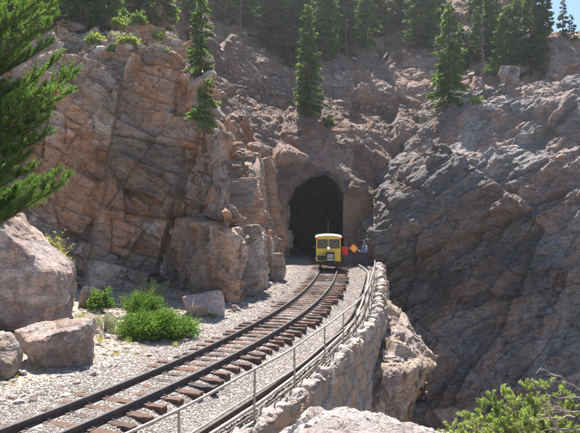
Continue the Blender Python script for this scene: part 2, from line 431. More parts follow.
BV = []                                                   # coarse terrain for placing things
def add_bvh(G, mask=None):
    Gs = G[::3, ::3]; nu, nv = Gs.shape[:2]
    BV.append(BVHTree.FromPolygons([tuple(v) for v in Gs.reshape(-1, 3)], grid_faces(nu, nv).tolist()))
def hit(px, py, which=None):
    d = Vector(P(px, py, 1))-Vector((0, 0, CH)); d.normalize(); best = None
    for i, b in enumerate(BV):
        if which is not None and i not in which: continue
        r = b.ray_cast(Vector((0, 0, CH)), d)
        if r[0] is not None and (best is None or r[3] < best[1]): best = (r[0], r[3])
    return best[0] if best else None
def drop(x, y):
    best = None
    for b in BV:
        r = b.ray_cast(Vector((x, y, 120)), Vector((0, 0, -1)))
        if r[0] is not None and (best is None or r[0].z > best): best = r[0].z
    return best

def terrain(name, rows, nu, nv, mat, layers, seed, fb, flip=False, kind='structure', damp=None, cut=None, extra=None, world=False, smooth=18, blur=3):
    C = [[p if world else P(*p) for p in r] for r in rows]
    G = crom(C, nu, nv); N = gnormal(G)
    for ax_ in (0, 1):
        n_ = N.shape[ax_]; wn = smooth
        for _ in range(2):
            Np = np.concatenate([np.repeat(np.take(N, [0], ax_), wn, ax_), N, np.repeat(np.take(N, [-1], ax_), wn, ax_)], ax_)
            cs_ = np.cumsum(Np, ax_); N = (np.take(cs_, range(2*wn, 2*wn+n_), ax_)-np.concatenate([np.zeros_like(np.take(cs_, [0], ax_)), np.take(cs_, range(0, n_-1), ax_)], ax_))/(2*wn+1)
    N /= np.linalg.norm(N, axis=2, keepdims=True)+1e-9
    c = np.array([0, 0, CH+2])-G; sgn = np.sign((N*c).sum(2).mean()); N = N*sgn
    V, t = rock(G.reshape(-1, 3), N.reshape(-1, 3), layers, seed, fb, None if damp is None else damp(G.reshape(-1, 3)), shape=(nu, nv), blur=blur)
    if extra is not None: V = extra(V)
    Fc = grid_faces(nu, nv)
    if sgn > 0: pass
    if cut is not None: Fc = Fc[~cut(V[Fc].mean(1))]
    me = np_mesh(name, V, Fc, mat, t)
    o = link(name, me); tag(o, kind=kind); add_bvh(V.reshape(nu, nv, 3)); return o

# ------------------------------------------------------------------ LEFT CLIFF
def left_rows():
    base = [(-170, 305, 24.5), (-80, 305, 24.5), (0, 305, 25), (60, 302, 25.5), (120, 294, 27), (170, 291, 27.6), (203, 297, 26), (233, 303, 24), (251, 292, 27.2), (261, 283, 31), (274, 272, 36), (284, 263, 43), (290, 261, 48)]
    top = [(-160, 75, 29), (-80, 70, 29), (-5, 64, 28.5), (40, 55, 28.3), (100, 48, 29.5), (140, 42, 29.5), (176, 58, 29.8), (206, 98, 28.6), (228, 136, 30.2), (243, 165, 33.5), (254, 150, 40), (270, 160, 47), (285, 150, 52)]
    B = [np.array(P(*b)) for b in base]; T = [np.array(P(*t)) for t in top]
    rows = []
    rows.append([b+np.array([0, -.4, -2.2]) for b in B])
    for g, f in ((0, 0), (.10, .26), (.30, .5), (.42, .76), (.60, .95), (1, 1.03)):
        rows.append([b+(t-b)*np.array([g, g, f]) for b, t in zip(B, T)])
    for dy, dz in ((1.6, .35), (4.5, 1.4), (9, 3.9), (15, 9.5)):
        rr = []
        for i, t in enumerate(T):
            k = 1 if i < 7 else (.8 if i < 9 else .55)
            rr.append(t+np.array([-(.25*dy if i < 9 else .1*dy), dy*k, dz*(1 if i < 6 else .6 if i < 9 else .35)]))
        rows.append(rr)
    return rows
def ledge(V):
    return V
terrain('left_cliff', left_rows(), 820, 1150, M['left'],
        [dict(m='b', s=2.5, a=1.9, st=(1.1, 1.1, 1.3), r=(4, 12, 24), t=.5, c=.13, bw=.045),
         dict(m='b', s=1.6, a=.70, st=(1.25, 1, .9), r=(-8, 24, -12), t=.6, c=.22, bw=.05),
         dict(m='b', s=.65, a=.15, st=(1.5, 1, .7), r=(14, 30, 24), t=.8, c=.18, bw=.09),
         dict(s=.9, a=.20, st=(1.3, 1, .8), r=(12, 20, -8), p=3, t=1., c=.05, bw=.2),
         dict(s=.25, a=.05, st=(1.4, 1, .6), r=(5, 24, 0), t=1, bw=.15)], 3, (.07, .9), world=True, smooth=30, damp=lambda q: 1-.62*np.clip((q[:, 1]-30)/3, 0, 1)*np.clip((q[:, 0]+5)/2, 0, 1))

# ------------------------------------------------------------------ HILLSIDE behind the tunnel
OUT = [(288, 268), (286.5, 229), (288, 202), (297, 187), (312, 177.4), (325.5, 174.4), (337.5, 182.5), (343.5, 196), (343, 235), (346, 268)]
OUTW = np.array([P(a, b, 44)[::2] for a, b in OUT])      # portal outline in x, z at y = 44
def inpoly(x, z, poly):
    c = np.zeros(len(x), bool); n = len(poly); j = n-1
    for i in range(n):
        xi, zi = poly[i]; xj, zj = poly[j]
        with np.errstate(divide='ignore', invalid='ignore'):
            m = ((zi > z) != (zj > z)) & (x < (xj-xi)*(z-zi)/(zj-zi)+xi)
        c ^= m; j = i
    return c
def polydist(x, z, poly):
    d = np.full(len(x), 99.); n = len(poly)
    for i in range(n-1):
        a = np.array(poly[i]); b = np.array(poly[i+1]); ab = b-a
        t = np.clip(((x-a[0])*ab[0]+(z-a[1])*ab[1])/(ab@ab), 0, 1)
        d = np.minimum(d, np.hypot(x-a[0]-t*ab[0], z-a[1]-t*ab[1]))
    return d
ys = [285, 230, 178, 150, 115, 60, 20, -20, -80, -160]
tab = {-160: [40, 40, 40, 40, 40, 40.5, 42, 50, 60, 75], -60: [41, 41, 41, 41, 41, 41, 43, 50, 60, 75], 60: [42, 42, 42, 42, 42, 42.5, 45, 51, 62, 76],
       160: [43, 43, 43, 43, 43.5, 44.5, 48, 56, 68, 84], 215: [44, 44, 44.3, 45, 47, 52, 60, 70, 85, 100], 265: [44, 44, 44.3, 46, 50, 59, 70, 84, 98, 115],
       315: [44, 44, 44.6, 46.5, 51.5, 63, 75, 88, 105, 125], 360: [44, 44, 45, 47, 52, 64, 76, 90, 105, 125], 420: [47, 47, 48.5, 50, 54, 64, 76, 90, 105, 125],
       480: [52, 52, 52, 52, 54, 61, 70, 80, 95, 115]}
cols = sorted(tab); hr = []
for i, y in enumerate(ys):
    r = [(c, y, tab[c][i]) for c in cols]
    yy = [285, 230, 178, 150, 115, 62, 30, 10, -10, -30][i]
    r.append((515, yy, [53, 53, 53, 53, 54, 57, 64, 72, 80, 90][i]))
    yy = [285, 230, 178, 150, 115, 62, 42, 36, 70, 140][i]
    for c in (555, 610, 700): r.append((c, yy, [53, 53, 53, 53, 53.5, 56, 60, 66, 80, 95][i]))
    hr.append(r)
def hdamp(Pt):
    d = polydist(Pt[:, 0], Pt[:, 2], OUTW); near = np.clip((d-.1)/3.2+.3, .32, 1)
    return np.where(Pt[:, 1] < 48, near, 1)
def hcut(c):
    jit = .16*vnoise(c/.35, 77)
    s = 1+jit*.1
    cx = 1.8
    return inpoly((c[:, 0]-cx)*s+cx, c[:, 2]*s, OUTW) & (c[:, 1] < 47.5)
terrain('hillside', hr, 760, 1150, M['hill'],
        [dict(m='b', s=4.2, a=1.5, st=(1.2, 1.2, 1), r=(10, 28, 15), t=.7, c=.10, bw=.05),
         dict(m='b', s=1.7, a=.5, st=(1.4, 1, .8), r=(20, 22, -15), t=.8, c=.25, bw=.06),
         dict(s=.9, a=.22, st=(1.3, 1, .8), r=(0, 30, 20), p=3, t=1., bw=.2, c=.05),
         dict(s=.35, a=.06, t=1, bw=.2, c=.05)], 21, (.2, 1.6), damp=hdamp, cut=hcut, smooth=45, blur=5)

# ------------------------------------------------------------------ RIGHT CLIFF
rc = [
 [(345, 520, 41.5), (368, 520, 41), (392, 520, 40), (425, 520, 38.5), (465, 520, 37), (520, 520, 35), (600, 520, 32), (690, 520, 29)],
 [(350, 440, 42), (370, 440, 41.5), (390, 440, 40.5), (425, 440, 39.2), (465, 440, 37.8), (520, 440, 36), (600, 440, 33.5), (690, 440, 30)],
 [(352, 380, 42.3), (372, 380, 41.8), (392, 380, 41), (425, 380, 39.8), (465, 380, 38.6), (520, 380, 37), (600, 380, 34.5), (690, 380, 31.5)],
 [(354, 330, 42.5), (373, 330, 42.1), (392, 330, 41.6), (425, 330, 40.8), (465, 330, 39.8), (520, 325, 38.3), (600, 320, 36), (690, 315, 33)],
 [(354, 285, 43), (372, 285, 42.3), (390, 285, 42), (420, 283, 41.2), (465, 280, 39.9), (520, 275, 38.2), (600, 270, 36), (690, 265, 33.5)],
 [(350, 262, 43.8), (368, 250, 42.7), (384, 240, 41.8), (410, 225, 41.2), (445, 208, 40.6), (500, 210, 39.4), (600, 220, 36.6), (690, 215, 34.2)],
 [(354, 252, 44.2), (371, 240, 42.8), (386, 212, 42.6), (404, 186, 42.6), (428, 168, 42.6), (474, 158, 41.4), (600, 165, 38), (690, 160, 36)],
 [(350, 246, 47.5), (364, 230, 47.2), (373, 197, 48), (386, 170, 49), (406, 148, 49.6), (470, 140, 44.8), (600, 138, 39.4), (690, 132, 37)],
 [(350, 215, 48.5), (366, 203, 48.6), (380, 176, 49.5), (396, 150, 50.5), (418, 134, 50.6), (478, 124, 45.2), (600, 115, 40.2), (690, 108, 38)],
 [(368, 170, 51), (382, 160, 51), (396, 146, 52), (416, 130, 52.6), (440, 116, 51), (486, 104, 45.8), (600, 90, 41.4), (690, 84, 40)],
 [(385, 140, 56), (400, 134, 55.4), (420, 121, 55), (440, 111, 53.4), (462, 104, 51), (500, 97, 47.5), (600, 84, 44), (690, 80, 43)],
 [(395, 125, 62), (412, 119, 61), (432, 109, 60), (452, 101, 57.5), (474, 96, 54.5), (508, 88, 50.5), (600, 76, 48), (690, 74, 47)],
]
terrain('right_cliff', rc, 860, 860, M['right'],
        [dict(m='b', s=4.6, a=1.25, st=(2.0, 1.4, .9), r=(14, -34, 12), t=.6, c=.06, bw=.10),
         dict(m='b', s=1.9, a=.40, st=(2.4, 1, .7), r=(20, -38, 16), t=.7, c=.26, bw=.06),
         dict(s=1.3, a=.36, st=(1.8, 1, .6), r=(20, -32, -10), p=3, t=1., c=.05, bw=.15),
         dict(s=.4, a=.12, st=(1.9, 1, .5), r=(20, -36, 0), t=1.1, bw=.2)], 41, (.16, 1.3), smooth=45)

# ------------------------------------------------------------------ OUTCROPS
oc = [
 [(372, 345, 31), (386, 350, 31), (400, 360, 30.5), (414, 380, 30), (424, 400, 29)],
 [(373, 296, 27.5), (386, 306, 27), (401, 319, 26.5), (417, 342, 25.5), (430, 362, 24)],
 [(372, 330, 22.5), (388, 330, 22.5), (403, 336, 22.3), (420, 350, 22), (435, 366, 21.6)],
 [(370, 362, 18.9), (385, 362, 18.8), (402, 361, 19), (420, 362, 19.4), (434, 368, 20.2)],
 [(370, 392, 18.2), (385, 392, 18.2), (401, 390, 18.6), (416, 386, 19.3), (426, 385, 20.4)],
 [(368, 440, 17.9), (380, 435, 17.9), (392, 428, 18.5), (404, 420, 19.6), (412, 415, 21)],
 [(368, 560, 17.6), (380, 560, 17.6), (390, 550, 18.2), (398, 540, 19.6), (405, 530, 21)]]
terrain('rock_outcrop', oc, 420, 300, M['outcrop'],
        [dict(m='b', s=1.5, a=.35, st=(1, 1, 1.3), r=(20, 25, 20), t=.6, c=.15),
         dict(m='b', s=.6, a=.10, st=(1, 1, 1.2), r=(10, 30, 0), t=.8, bw=.08),
         dict(s=.28, a=.08, p=3, t=1)], 61, (.07, .7), smooth=30)
fo = []
cr = [(215, 466), (250, 452), (285, 438), (308, 421), (335, 410), (362, 412), (402, 421), (450, 434), (500, 450), (560, 466)]
fo.append([(x, 900, 1.2) for x, y in cr]); fo.append([(x, 640, 2.2) for x, y in cr]); fo.append([(x, y+62, 3.3) for x, y in cr])
fo.append([(x, y+18, 4.3) for x, y in cr]); fo.append([(x, y, 5.0) for x, y in cr]); fo.append([(x, y+14, 5.5) for x, y in cr]); fo.append([(x, y+170, 5.9) for x, y in cr])
terrain('foreground_outcrop', fo, 560, 620, M['boulder_pale'],
        [dict(m='b', s=.8, a=.10, r=(10, 20, 20), t=.7, bw=.06), dict(s=.25, a=.045, p=3, t=.9, bw=.15), dict(s=.09, a=.014, t=1)], 71, (.04, .3))

# ------------------------------------------------------------------ TRACK BED (one sheet up to the retaining wall)
Y = np.concatenate([np.linspace(-5, 9, 90), np.linspace(9, 20, 330)[1:], np.linspace(20, 47, 420)[1:], np.linspace(47, 85, 60)[1:]])
u = np.linspace(0, 1, 560)[:, None]
XW = ww(Y)-.12; XL = -34+0*Y
X = XL+(XW-XL)*(1-(1-u)**2.2)[:, :]
YY = np.broadcast_to(Y, X.shape)
Zg = groundz(X, YY)
G = np.stack([X, YY, Zg], -1)
G[-1, :, 2] = -1.2
tn = np.zeros((G.shape[0]*G.shape[1], 4), np.float32); tn[:, 3] = 1
Q = G.reshape(-1, 3)
_, _, R_, _ = cells(Q/.06, 3); tn[:, :3] = R_[:, :3]
lq = (Q[:, 0]-xc(Q[:, 1]))/np.sqrt(1+slope(Q[:, 1])**2); tn[:, 2] = np.clip((-lq-1.7)/1.6, 0, 1)
o = link('track_bed', np_mesh('track_bed', Q, grid_faces(*G.shape[:2]), M['ground'], tn)); tag(o, kind='structure'); add_bvh(G)
GROUND = len(BV)-1

# gorge floor far below
gx = np.linspace(-160, 160, 120); gy = np.linspace(-60, 200, 100)
GX, GY = np.meshgrid(gx, gy, indexing='ij')
q = np.stack([GX, GY, GX*0], -1).reshape(-1, 3)
GG = np.stack([GX, GY, -17+1.5*fbm(q/14, 4, 4).reshape(GX.shape)], -1)
tt = np.full((GX.size, 4), .5, np.float32)
o = link('gorge_floor', np_mesh('gorge_floor', GG.reshape(-1, 3), grid_faces(*GX.shape), M['hill'], tt)); tag(o, kind='structure')

# ------------------------------------------------------------------ TUNNEL
tl = []; n0 = len(OUTW)
pts = OUTW.copy(); seg = np.linspace(0, n0-1, 120); px_ = np.interp(seg, range(n0), pts[:, 0]); pz_ = np.interp(seg, range(n0), pts[:, 1])
px_ = np.concatenate([px_, px_[:1]]); pz_ = np.concatenate([pz_, pz_[:1]])
cx, cz = 1.8, 2.6
ring = np.linspace(44.15, 92, 170); TG = []
for y in ring:
    s = 1.0+.14*min(1, (y-44.15)/1.0); dx = -(.012*(y-44)**2)
    TG.append(np.stack([cx+(px_-cx)*s+dx, px_*0+y, cz+(pz_-cz)*s], -1))
TG = np.array(TG)
Nn = TG.copy(); Nn[..., 1] = 0; c0 = np.stack([cx-(.012*(ring-44)**2), 0*ring, 0*ring+cz], -1)[:, None]; Nn = Nn-c0; Nn[..., 1] = 0; Nn /= np.linalg.norm(Nn, axis=2, keepdims=True)
dmp = np.clip((TG[..., 1].ravel()-44.2)/1.5, 0, 1)
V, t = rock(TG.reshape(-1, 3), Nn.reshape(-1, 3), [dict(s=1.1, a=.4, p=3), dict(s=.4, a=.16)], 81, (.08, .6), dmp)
o = link('tunnel', np_mesh('tunnel', V, grid_faces(*TG.shape[:2]), M['soot_shade'], t))
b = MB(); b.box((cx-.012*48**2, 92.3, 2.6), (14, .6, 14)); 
o2 = b.build('rock_end', M['soot_shade'], o)
tag(o, 'dark rough rock tunnel bore with an arched mouth behind the yellow track car', 'tunnel')

# ------------------------------------------------------------------ RETAINING WALL
ws = np.linspace(2, 44, 1050); hs = np.linspace(0, 1, 260)
sx = np.gradient(ww(ws), ws); nx = 1/np.sqrt(1+sx*sx); ny = -sx/np.sqrt(1+sx*sx)
WG = np.zeros((260, 1050, 3)); depth = 9.0
for i, h in enumerate(hs):
    z = .0-depth*h
    WG[i, :, 0] = ww(ws)+nx*.06*depth*h; WG[i, :, 1] = ws+ny*.06*depth*h; WG[i, :, 2] = z
NN = np.broadcast_to(np.stack([nx, ny, 0*nx], -1), WG.shape).reshape(-1, 3)
Pw = WG.reshape(-1, 3)
arc = np.concatenate([[0], np.cumsum(np.hypot(np.diff(ww(ws)), np.diff(ws)))])
Qs = np.stack([np.broadcast_to(arc, (260, 1050)).ravel()/.52, Pw[:, 2]/.34, 0*Pw[:, 0]+.5], -1)
Qs[:, 0] += .25*vnoise(Pw/.6, 3); Qs[:, 1] += .25*vnoise(Pw/.6, 4)
F1, F2, R_, D_ = cells(Qs, 7, 3)
e = np.clip((F2-F1)/.16, 0, 1)
d = (.04+.09*(R_[:, 0]))*e**.6+.05*(R_[:, 1]-.5)*D_[:, 0]*e-.05*(R_[:, 2]-.5)*D_[:, 1]*e+.02*fbm(Pw/.3, 4, 8)+.10*fbm(Pw/2.5, 2, 12)
tn = np.ones((len(Pw), 4), np.float32); tn[:, :3] = R_[:, :3]
wall = empty('retaining_wall', (0, 0, 0), 'tall fieldstone retaining wall dropping into the gorge beside the handrail', 'stone wall')
wm = np_mesh('stone_face', Pw+NN*d[:, None], grid_faces(260, 1050), M['wall'], tn); link('stone_face', wm, wall)

# ------------------------------------------------------------------ stones
def ico(sub):
    bm = bmesh.new(); bmesh.ops.create_icosphere(bm, subdivisions=sub, radius=1)
    bm.verts.index_update()
    v = np.array([v.co for v in bm.verts]); f = np.array([[x.index for x in g.verts] for g in bm.faces]); bm.free(); return v, f
ICO = {k: ico(k) for k in (1, 2, 3, 4, 5, 6)}
def stone(sub, seed, dims, nplanes=14, rough=.03, bias=None, soft=14., blocks=0.):
    r = np.random.RandomState(seed); v, f = ICO[sub]
    n = r.normal(size=(nplanes, 3)); n /= np.linalg.norm(n, axis=1, keepdims=True); dd = r.uniform(.62, .92, nplanes)
    n = np.concatenate([n, np.eye(3), -np.eye(3)]); dd = np.concatenate([dd, np.full(6, .98)])
    if bias is not None:
        n = np.concatenate([n, bias[:, :3]/np.linalg.norm(bias[:, :3], axis=1, keepdims=True)]); dd = np.concatenate([dd, bias[:, 3]])
    a = np.clip(v @ n.T, 1e-3, None)/dd
    rad = 1/((a**soft).sum(1)**(1/soft))
    V = v*rad[:, None]*np.array(dims)
    s = float(np.mean(dims))
    t = np.ones((len(V), 4), np.float32)
    Nn = v.copy()
    d = rough*s*fbm(V/(s*.5)+seed, 5, seed)
    if blocks:
        V2, t = rock(V+seed*3.1, Nn, [dict(s=.9*s, a=blocks*s*.8, p=3, r=(10, 20, 30)), dict(s=.35*s, a=blocks*s*.4, p=3, r=(10, 20, 30)), dict(s=.12*s, a=blocks*s*.12)], seed, (.0, 1))
        V = V2-seed*3.1
    else:
        t[:, :3] = r.uniform(0, 1, 3)
    return V+Nn*d[:, None], f, t

rnd = random.Random(4)
# coping stones: rough pale blocks along the wall edge
z = 9.0; k = 0
protos = []
for i in range(8):
    V, f, t = stone(4, 300+i, (.13+.05*(i % 3), .25+.06*(i % 2), .13+.04*(i % 3)), 9, .06, None, 30., .14)
    protos.append(np_mesh('coping_stone', V, f, M['coping'], t))
cz_ = 9.2
while cz_ < 41 and k < 98:
    L = rnd.uniform(.34, .56)
    s_ = (ww(cz_+.1)-ww(cz_-.1))/.2
    o = link('coping_stone', protos[k % 8], wall, (ww(cz_)-.14+rnd.uniform(-.05, .06), cz_, -.17+rnd.uniform(-.04, .03)))
    o.rotation_euler = (rnd.uniform(-.15, .15), rnd.uniform(-.15, .15), -math.atan(s_)+rnd.choice((0, PI))+rnd.uniform(-.2, .2))
    sc_ = rnd.uniform(.85, 1.25); o.scale = (sc_, L/.5, sc_*rnd.uniform(.8, 1.15))
    cz_ += L*.9/math.sqrt(1+s_*s_); k += 1

def boulder(name, pxc, pyb, wpx, hpx, label, cat='boulder', mat='boulder', seed=1, depth=1., sink=.25, sub=6, bias=None, blocks=.10, group=None, Z=None, rz=0, nplanes=12, which=None):
    """px centre, row of its foot, its width and height in the photo -> true size at its distance"""
    h = hit(pxc, pyb, which)
    x, y = h.x, h.y
    if Z: x, y, h = P(pxc, pyb, Z)[0], Z, Vector(P(pxc, pyb, Z))
    W = wpx/F*y; Hh = hpx/F*y
    dims = (W/2*1.12, W/2*depth, Hh*(1+sink)/2*1.15)
    V, f, t = stone(sub, seed, dims, nplanes, .05, bias, 26, blocks)
    V = V+np.array([0, 0, Hh*(1-sink)/2])
    me = np_mesh(name, V, f, M[mat], t)
    o = link(name, me, None, (x, y+W*depth*.30, h.z)); o.rotation_euler.z = rz
    return tag(o, label, cat, group)

B = lambda *a: np.array(a, float)
boulder('boulder', -11, 334, 134, 128, 'huge pink granite boulder at the left edge with a sunlit sloping shoulder', seed=12, depth=.75, sink=.2, bias=B((.62, -.1, .72, .60), (.1, -1, .25, .62), (1, 0, .1, .86), (0, 0, 1, .9)), which=[GROUND])
boulder('boulder', 47, 367, 80, 48, 'low slab shaped pink boulder with a bright flat top in front of the huge boulder', seed=5, depth=.9, bias=B((-.25, -.38, 1, .56), (.25, -1, -.1, .72), (-.8, -.5, -.1, .7), (1, 0, .0, .85)), which=[GROUND])
boulder('boulder', -2, 377, 40, 40, 'grey boulder cut off by the left edge below the slab shaped boulder', seed=8, mat='outcrop', which=[GROUND])
boulder('boulder', 86, 308, 21, 21, 'small rounded tan boulder beside the shrubs at the shoulder of the huge boulder', seed=9, mat='boulder', which=[GROUND], sub=5, blocks=.03)
boulder('boulder', 203, 317, 50, 27, 'pale sunlit boulder at the cliff foot just right of the green juniper', seed=14, mat='boulder_pale', which=[GROUND], depth=1., bias=B((-.3, .2, 1, .6), (.6, -1, .1, .6)), blocks=.09)
boulder('boulder', 262, 288, 15, 22, 'pointed pale boulder leaning on the cliff corner nearest the tunnel', seed=17, mat='boulder_pale', which=[GROUND], sub=5, depth=1.1, bias=B((.7, -.1, .8, .5)))
boulder('boulder', 236, 312, 9, 6, 'small grey rock lying at the foot of the orange cliff buttress', seed=19, mat='outcrop', which=[GROUND], sub=4)
boulder('boulder', 277, 281, 20, 26, 'grey upright rock between the pointed boulder and the tunnel mouth', seed=23, mat='outcrop', which=[GROUND], sub=5)
# boulders on the slope and ledges
for i, (x, y, w, h, lab, mt) in enumerate([
    (263, 70, 21, 14, 'big rounded pale boulder lying on the slope under the dark firs above the tunnel', 'hill'),
    (70, 30, 24, 9, 'flat dark slab stacked on the left cliff top near its left end', 'hill'),
    (103, 53, 16, 8, 'pale block resting on the edge of the left cliff top', 'boulder_pale'),
    (205, 63, 16, 8, 'pale slab at the head of the gully right of the left cliff', 'boulder_pale'),
    (512, 83, 20, 17, 'squarish grey block on the right cliff top under the tall fir', 'right'),
    (565, 72, 34, 34, 'large square grey block with an orange face on the right skyline', 'right'),
    (532, 66, 26, 26, 'grey cracked block left of the large skyline block', 'right'),
    (278, 108, 18, 12, 'pinkish block on the slope directly over the tunnel arch', 'hill'),
    (252, 98, 15, 9, 'tilted pinkish block on the slope below the fallen poles', 'hill')]):
    boulder('boulder', x, y, w, h, lab, seed=40+i, mat=mt, sub=5, blocks=.09)

# ------------------------------------------------------------------ gravel / rubble fields (uncountable)
def scatter(name, pts, sizes, mat, seed, sub=1, flat=.65):
    r = np.random.RandomState(seed); v, f = ICO[sub]; n = len(pts)
    var = []
    for k in range(24):
        a, _, _ = stone(sub, 900+k, (1, r.uniform(.5, 1), flat*r.uniform(.4, 1.1)), 6, .12 if sub > 1 else .2, None, 40.); var.append(a)
    var = np.array(var); pick = var[r.randint(0, 24, n)]
    ang = r.uniform(0, 2*PI, n); c, s = np.cos(ang), np.sin(ang)
    X_ = pick[..., 0]*c[:, None]-pick[..., 1]*s[:, None]; Y_ = pick[..., 0]*s[:, None]+pick[..., 1]*c[:, None]
    tl = r.uniform(-.5, .5, n)[:, None]; Z_ = pick[..., 2]*np.cos(tl)+X_*np.sin(tl); X_ = X_*np.cos(tl)-pick[..., 2]*np.sin(tl)
    V = np.stack([X_, Y_, Z_], -1)*sizes[:, None, None]+pts[:, None]
    Fc = (f[None]+np.arange(n)[:, None, None]*len(v)).reshape(-1, 3)
    t = np.ones((n, len(v), 4), np.float32); t[..., :3] = r.uniform(0, 1, (n, 1, 3))
    o = link(name, np_mesh(name, V.reshape(-1, 3), Fc, M[mat], t.reshape(-1, 4))); tag(o, kind='stuff'); return o
r = np.random.RandomState(2)
n = 180000
yy = 9.2+(44-9.2)*r.uniform(0, 1, n)**1.35
xx = xc(yy)+r.uniform(-6.5, 1, n)*1.0
lat = r.uniform(0, 1, n); lo = xc(yy)-4.5-(yy < 24)*2.0; xx = lo+(ww(yy)-.3-lo)*lat
zz = groundz(xx, yy)
sz = .013+.021*r.uniform(0, 1, n)**2.5
l = (xx-xc(yy))
lp = l/np.sqrt(1+slope(yy)**2)
keep = (np.abs(np.abs(l)-.53) > .12) & (r.uniform(0, 1, n) < np.clip(1.0-(-lp-1.5)/1.6, .07, 1))
tag(scatter('gravel', np.stack([xx, yy, zz+.005], -1)[keep], sz[keep], 'gravel', 5), 'pale pinkish crushed stone spread over the track bed', 'gravel')
# stones at the left verge
n = 6500
yy = 11+(31-11)*r.uniform(0, 1, n)**1.2; xx = xc(yy)-1.3-r.uniform(0, 1, n)**.7*(3+.22*(33-yy)+4*(yy < 22))
zz = groundz(xx, yy); sz = .035+.11*r.uniform(0, 1, n)**5
tag(scatter('rubble', np.stack([xx, yy, zz], -1), sz, 'rubble', 6, 2), 'loose broken stones on the verge between track and cliff', 'rubble')
# talus on the ledges and the slope over the tunnel
def talus(boxes, seed, mat, lab):
    rr = random.Random(seed); pts = []; szs = []
    for (x0, y0, x1, y1, n, s0, s1) in boxes:
        for _ in range(n):
            h = hit(rr.uniform(x0, x1), rr.uniform(y0, y1))
            if h is None or h.y > 120: continue
            pts.append((h.x, h.y, h.z)); szs.append(s0+(s1-s0)*rr.random()**3)
    return tag(scatter('rubble', np.array(pts), np.array(szs), mat, seed, 2), lab, 'rubble')
talus([(30, 33, 180, 50, 300, .06, .28), (198, 70, 232, 135, 60, .06, .22), (30, 40, 180, 54, 900, .03, .10)], 11, 'rubble', 'broken slabs lying on top of the left cliff and down its gully')
talus([(215, 30, 440, 120, 330, .10, .45), (225, 60, 300, 120, 900, .04, .16), (340, 70, 430, 145, 700, .04, .2), (440, 60, 580, 92, 100, .1, .4)], 12, 'rubble', 'angular talus covering the slope above the tunnel')

# ------------------------------------------------------------------ RAILWAY TRACK
trk = empty('railway_track', (0, 0, -.15), 'single curving track with rusty rails leading to the tunnel', 'railway track')
zs = []; y = 5.0
while y < 62:
    zs.append(y); y += .5/math.sqrt(1+float(slope(y))**2)*1.0
rt = random.Random(9)
tie_protos = {}
for key in ('tie', 'tie_grey', 'tie_red'):
    for j in range(3):
        bm = bmesh.new(); bmesh.ops.create_cube(bm, size=1)
        bmesh.ops.scale(bm, vec=(2.15, .20, .17), verts=bm.verts)
        bmesh.ops.bevel(bm, geom=bm.edges[:], offset=.012, segments=1, affect='EDGES')
        bmesh.ops.subdivide_edges(bm, edges=[e for e in bm.edges if abs(e.verts[0].co.x-e.verts[1].co.x) > 1], cuts=14)
        shift = (-.06, .02, .10)[j]+({'tie': 0, 'tie_grey': .05, 'tie_red': -.03}[key])
        for v in bm.verts:
            v.co += Vector((shift+rt.uniform(-.02, .02), rt.uniform(-.012, .012), rt.uniform(-.012, .012)))
        nf = len(bm.faces)
        for sd in (-.5, .5):
            for (cx_, cy_, w_, d_, h_, z_) in ((0, 0, .26, .17, .014, .088), (.083, .04, .03, .03, .03, .105), (-.083, -.04, .03, .03, .03, .105)):
                g_ = bmesh.ops.create_cube(bm, size=1)
                for v in g_['verts']: v.co = Vector((sd+cx_+v.co.x*w_, cy_+v.co.y*d_, z_+v.co.z*h_))
        bm.faces.ensure_lookup_table()
        for q_ in bm.faces[nf:]: q_.material_index = 1
        me = bpy.data.meshes.new('tie'); bm.to_mesh(me); bm.free(); me.materials.append(M[key]); me.materials.append(M['rail']); tie_protos[key, j] = me
cnt = 0
for y in zs:
    s = float(slope(y)); a = math.atan(s)
    if cnt >= 100: break
    if y > 45 and cnt % 1: continue
    key = rt.choice(('tie', 'tie', 'tie_red', 'tie_red', 'tie', 'tie_red', 'tie_grey'))
    off = rt.uniform(-.015, .015)
    o = link('tie', tie_protos[key, rt.randrange(3)], trk, (float(xc(y))+off*math.cos(a), y-off*math.sin(a), -.085+rt.uniform(-.012, .008) + .15*0 - .085 + .15))
    # top of the ties sits just under the rail foot
    o.location.z = -.095 + rt.uniform(-.012, .0)
    o.rotation_euler = (rt.uniform(-.02, .02), rt.uniform(-.012, .012), -a+rt.uniform(-.05, .05))
    cnt += 1
def sweep(mb, prof, ys, off, z0):
    n = len(prof); V = []; Fs = []
    for y in ys:
        s = float(slope(y)); k = 1/math.sqrt(1+s*s); cx_ = float(xc(y))
        for (a, b) in prof:
            V.append((cx_+(off+a)*k, y-(off+a)*s*k, z0+b))
    for i in range(len(ys)-1):
        for j in range(n): Fs.append((i*n+j, i*n+(j+1) % n, (i+1)*n+(j+1) % n, (i+1)*n+j))
    Fs.append(tuple(range(n))); Fs.append(tuple((len(ys)-1)*n+j for j in range(n))); mb.add(V, Fs)
prof = [(-.055, 0), (.055, 0), (.055, .010), (.018, .024), (.009, .035), (.009, .088), (.029, .098), (.029, .120), (-.029, .120), (-.029, .098), (-.009, .088), (-.009, .035), (-.018, .024), (-.055, .010)]
ysr = list(np.arange(5, 64, .4))
for sd in (-1, 1):
    mb = MB(); sweep(mb, prof, ysr, sd*.5, 0); o = mb.build('rail', M['rail'], trk)
    mb = MB(); sweep(mb, [(-.023, .1205), (.023, .1205), (.019, .128), (-.019, .128)], ysr, sd*.5, 0); mb.build('rail_head', M['railtop'], o)

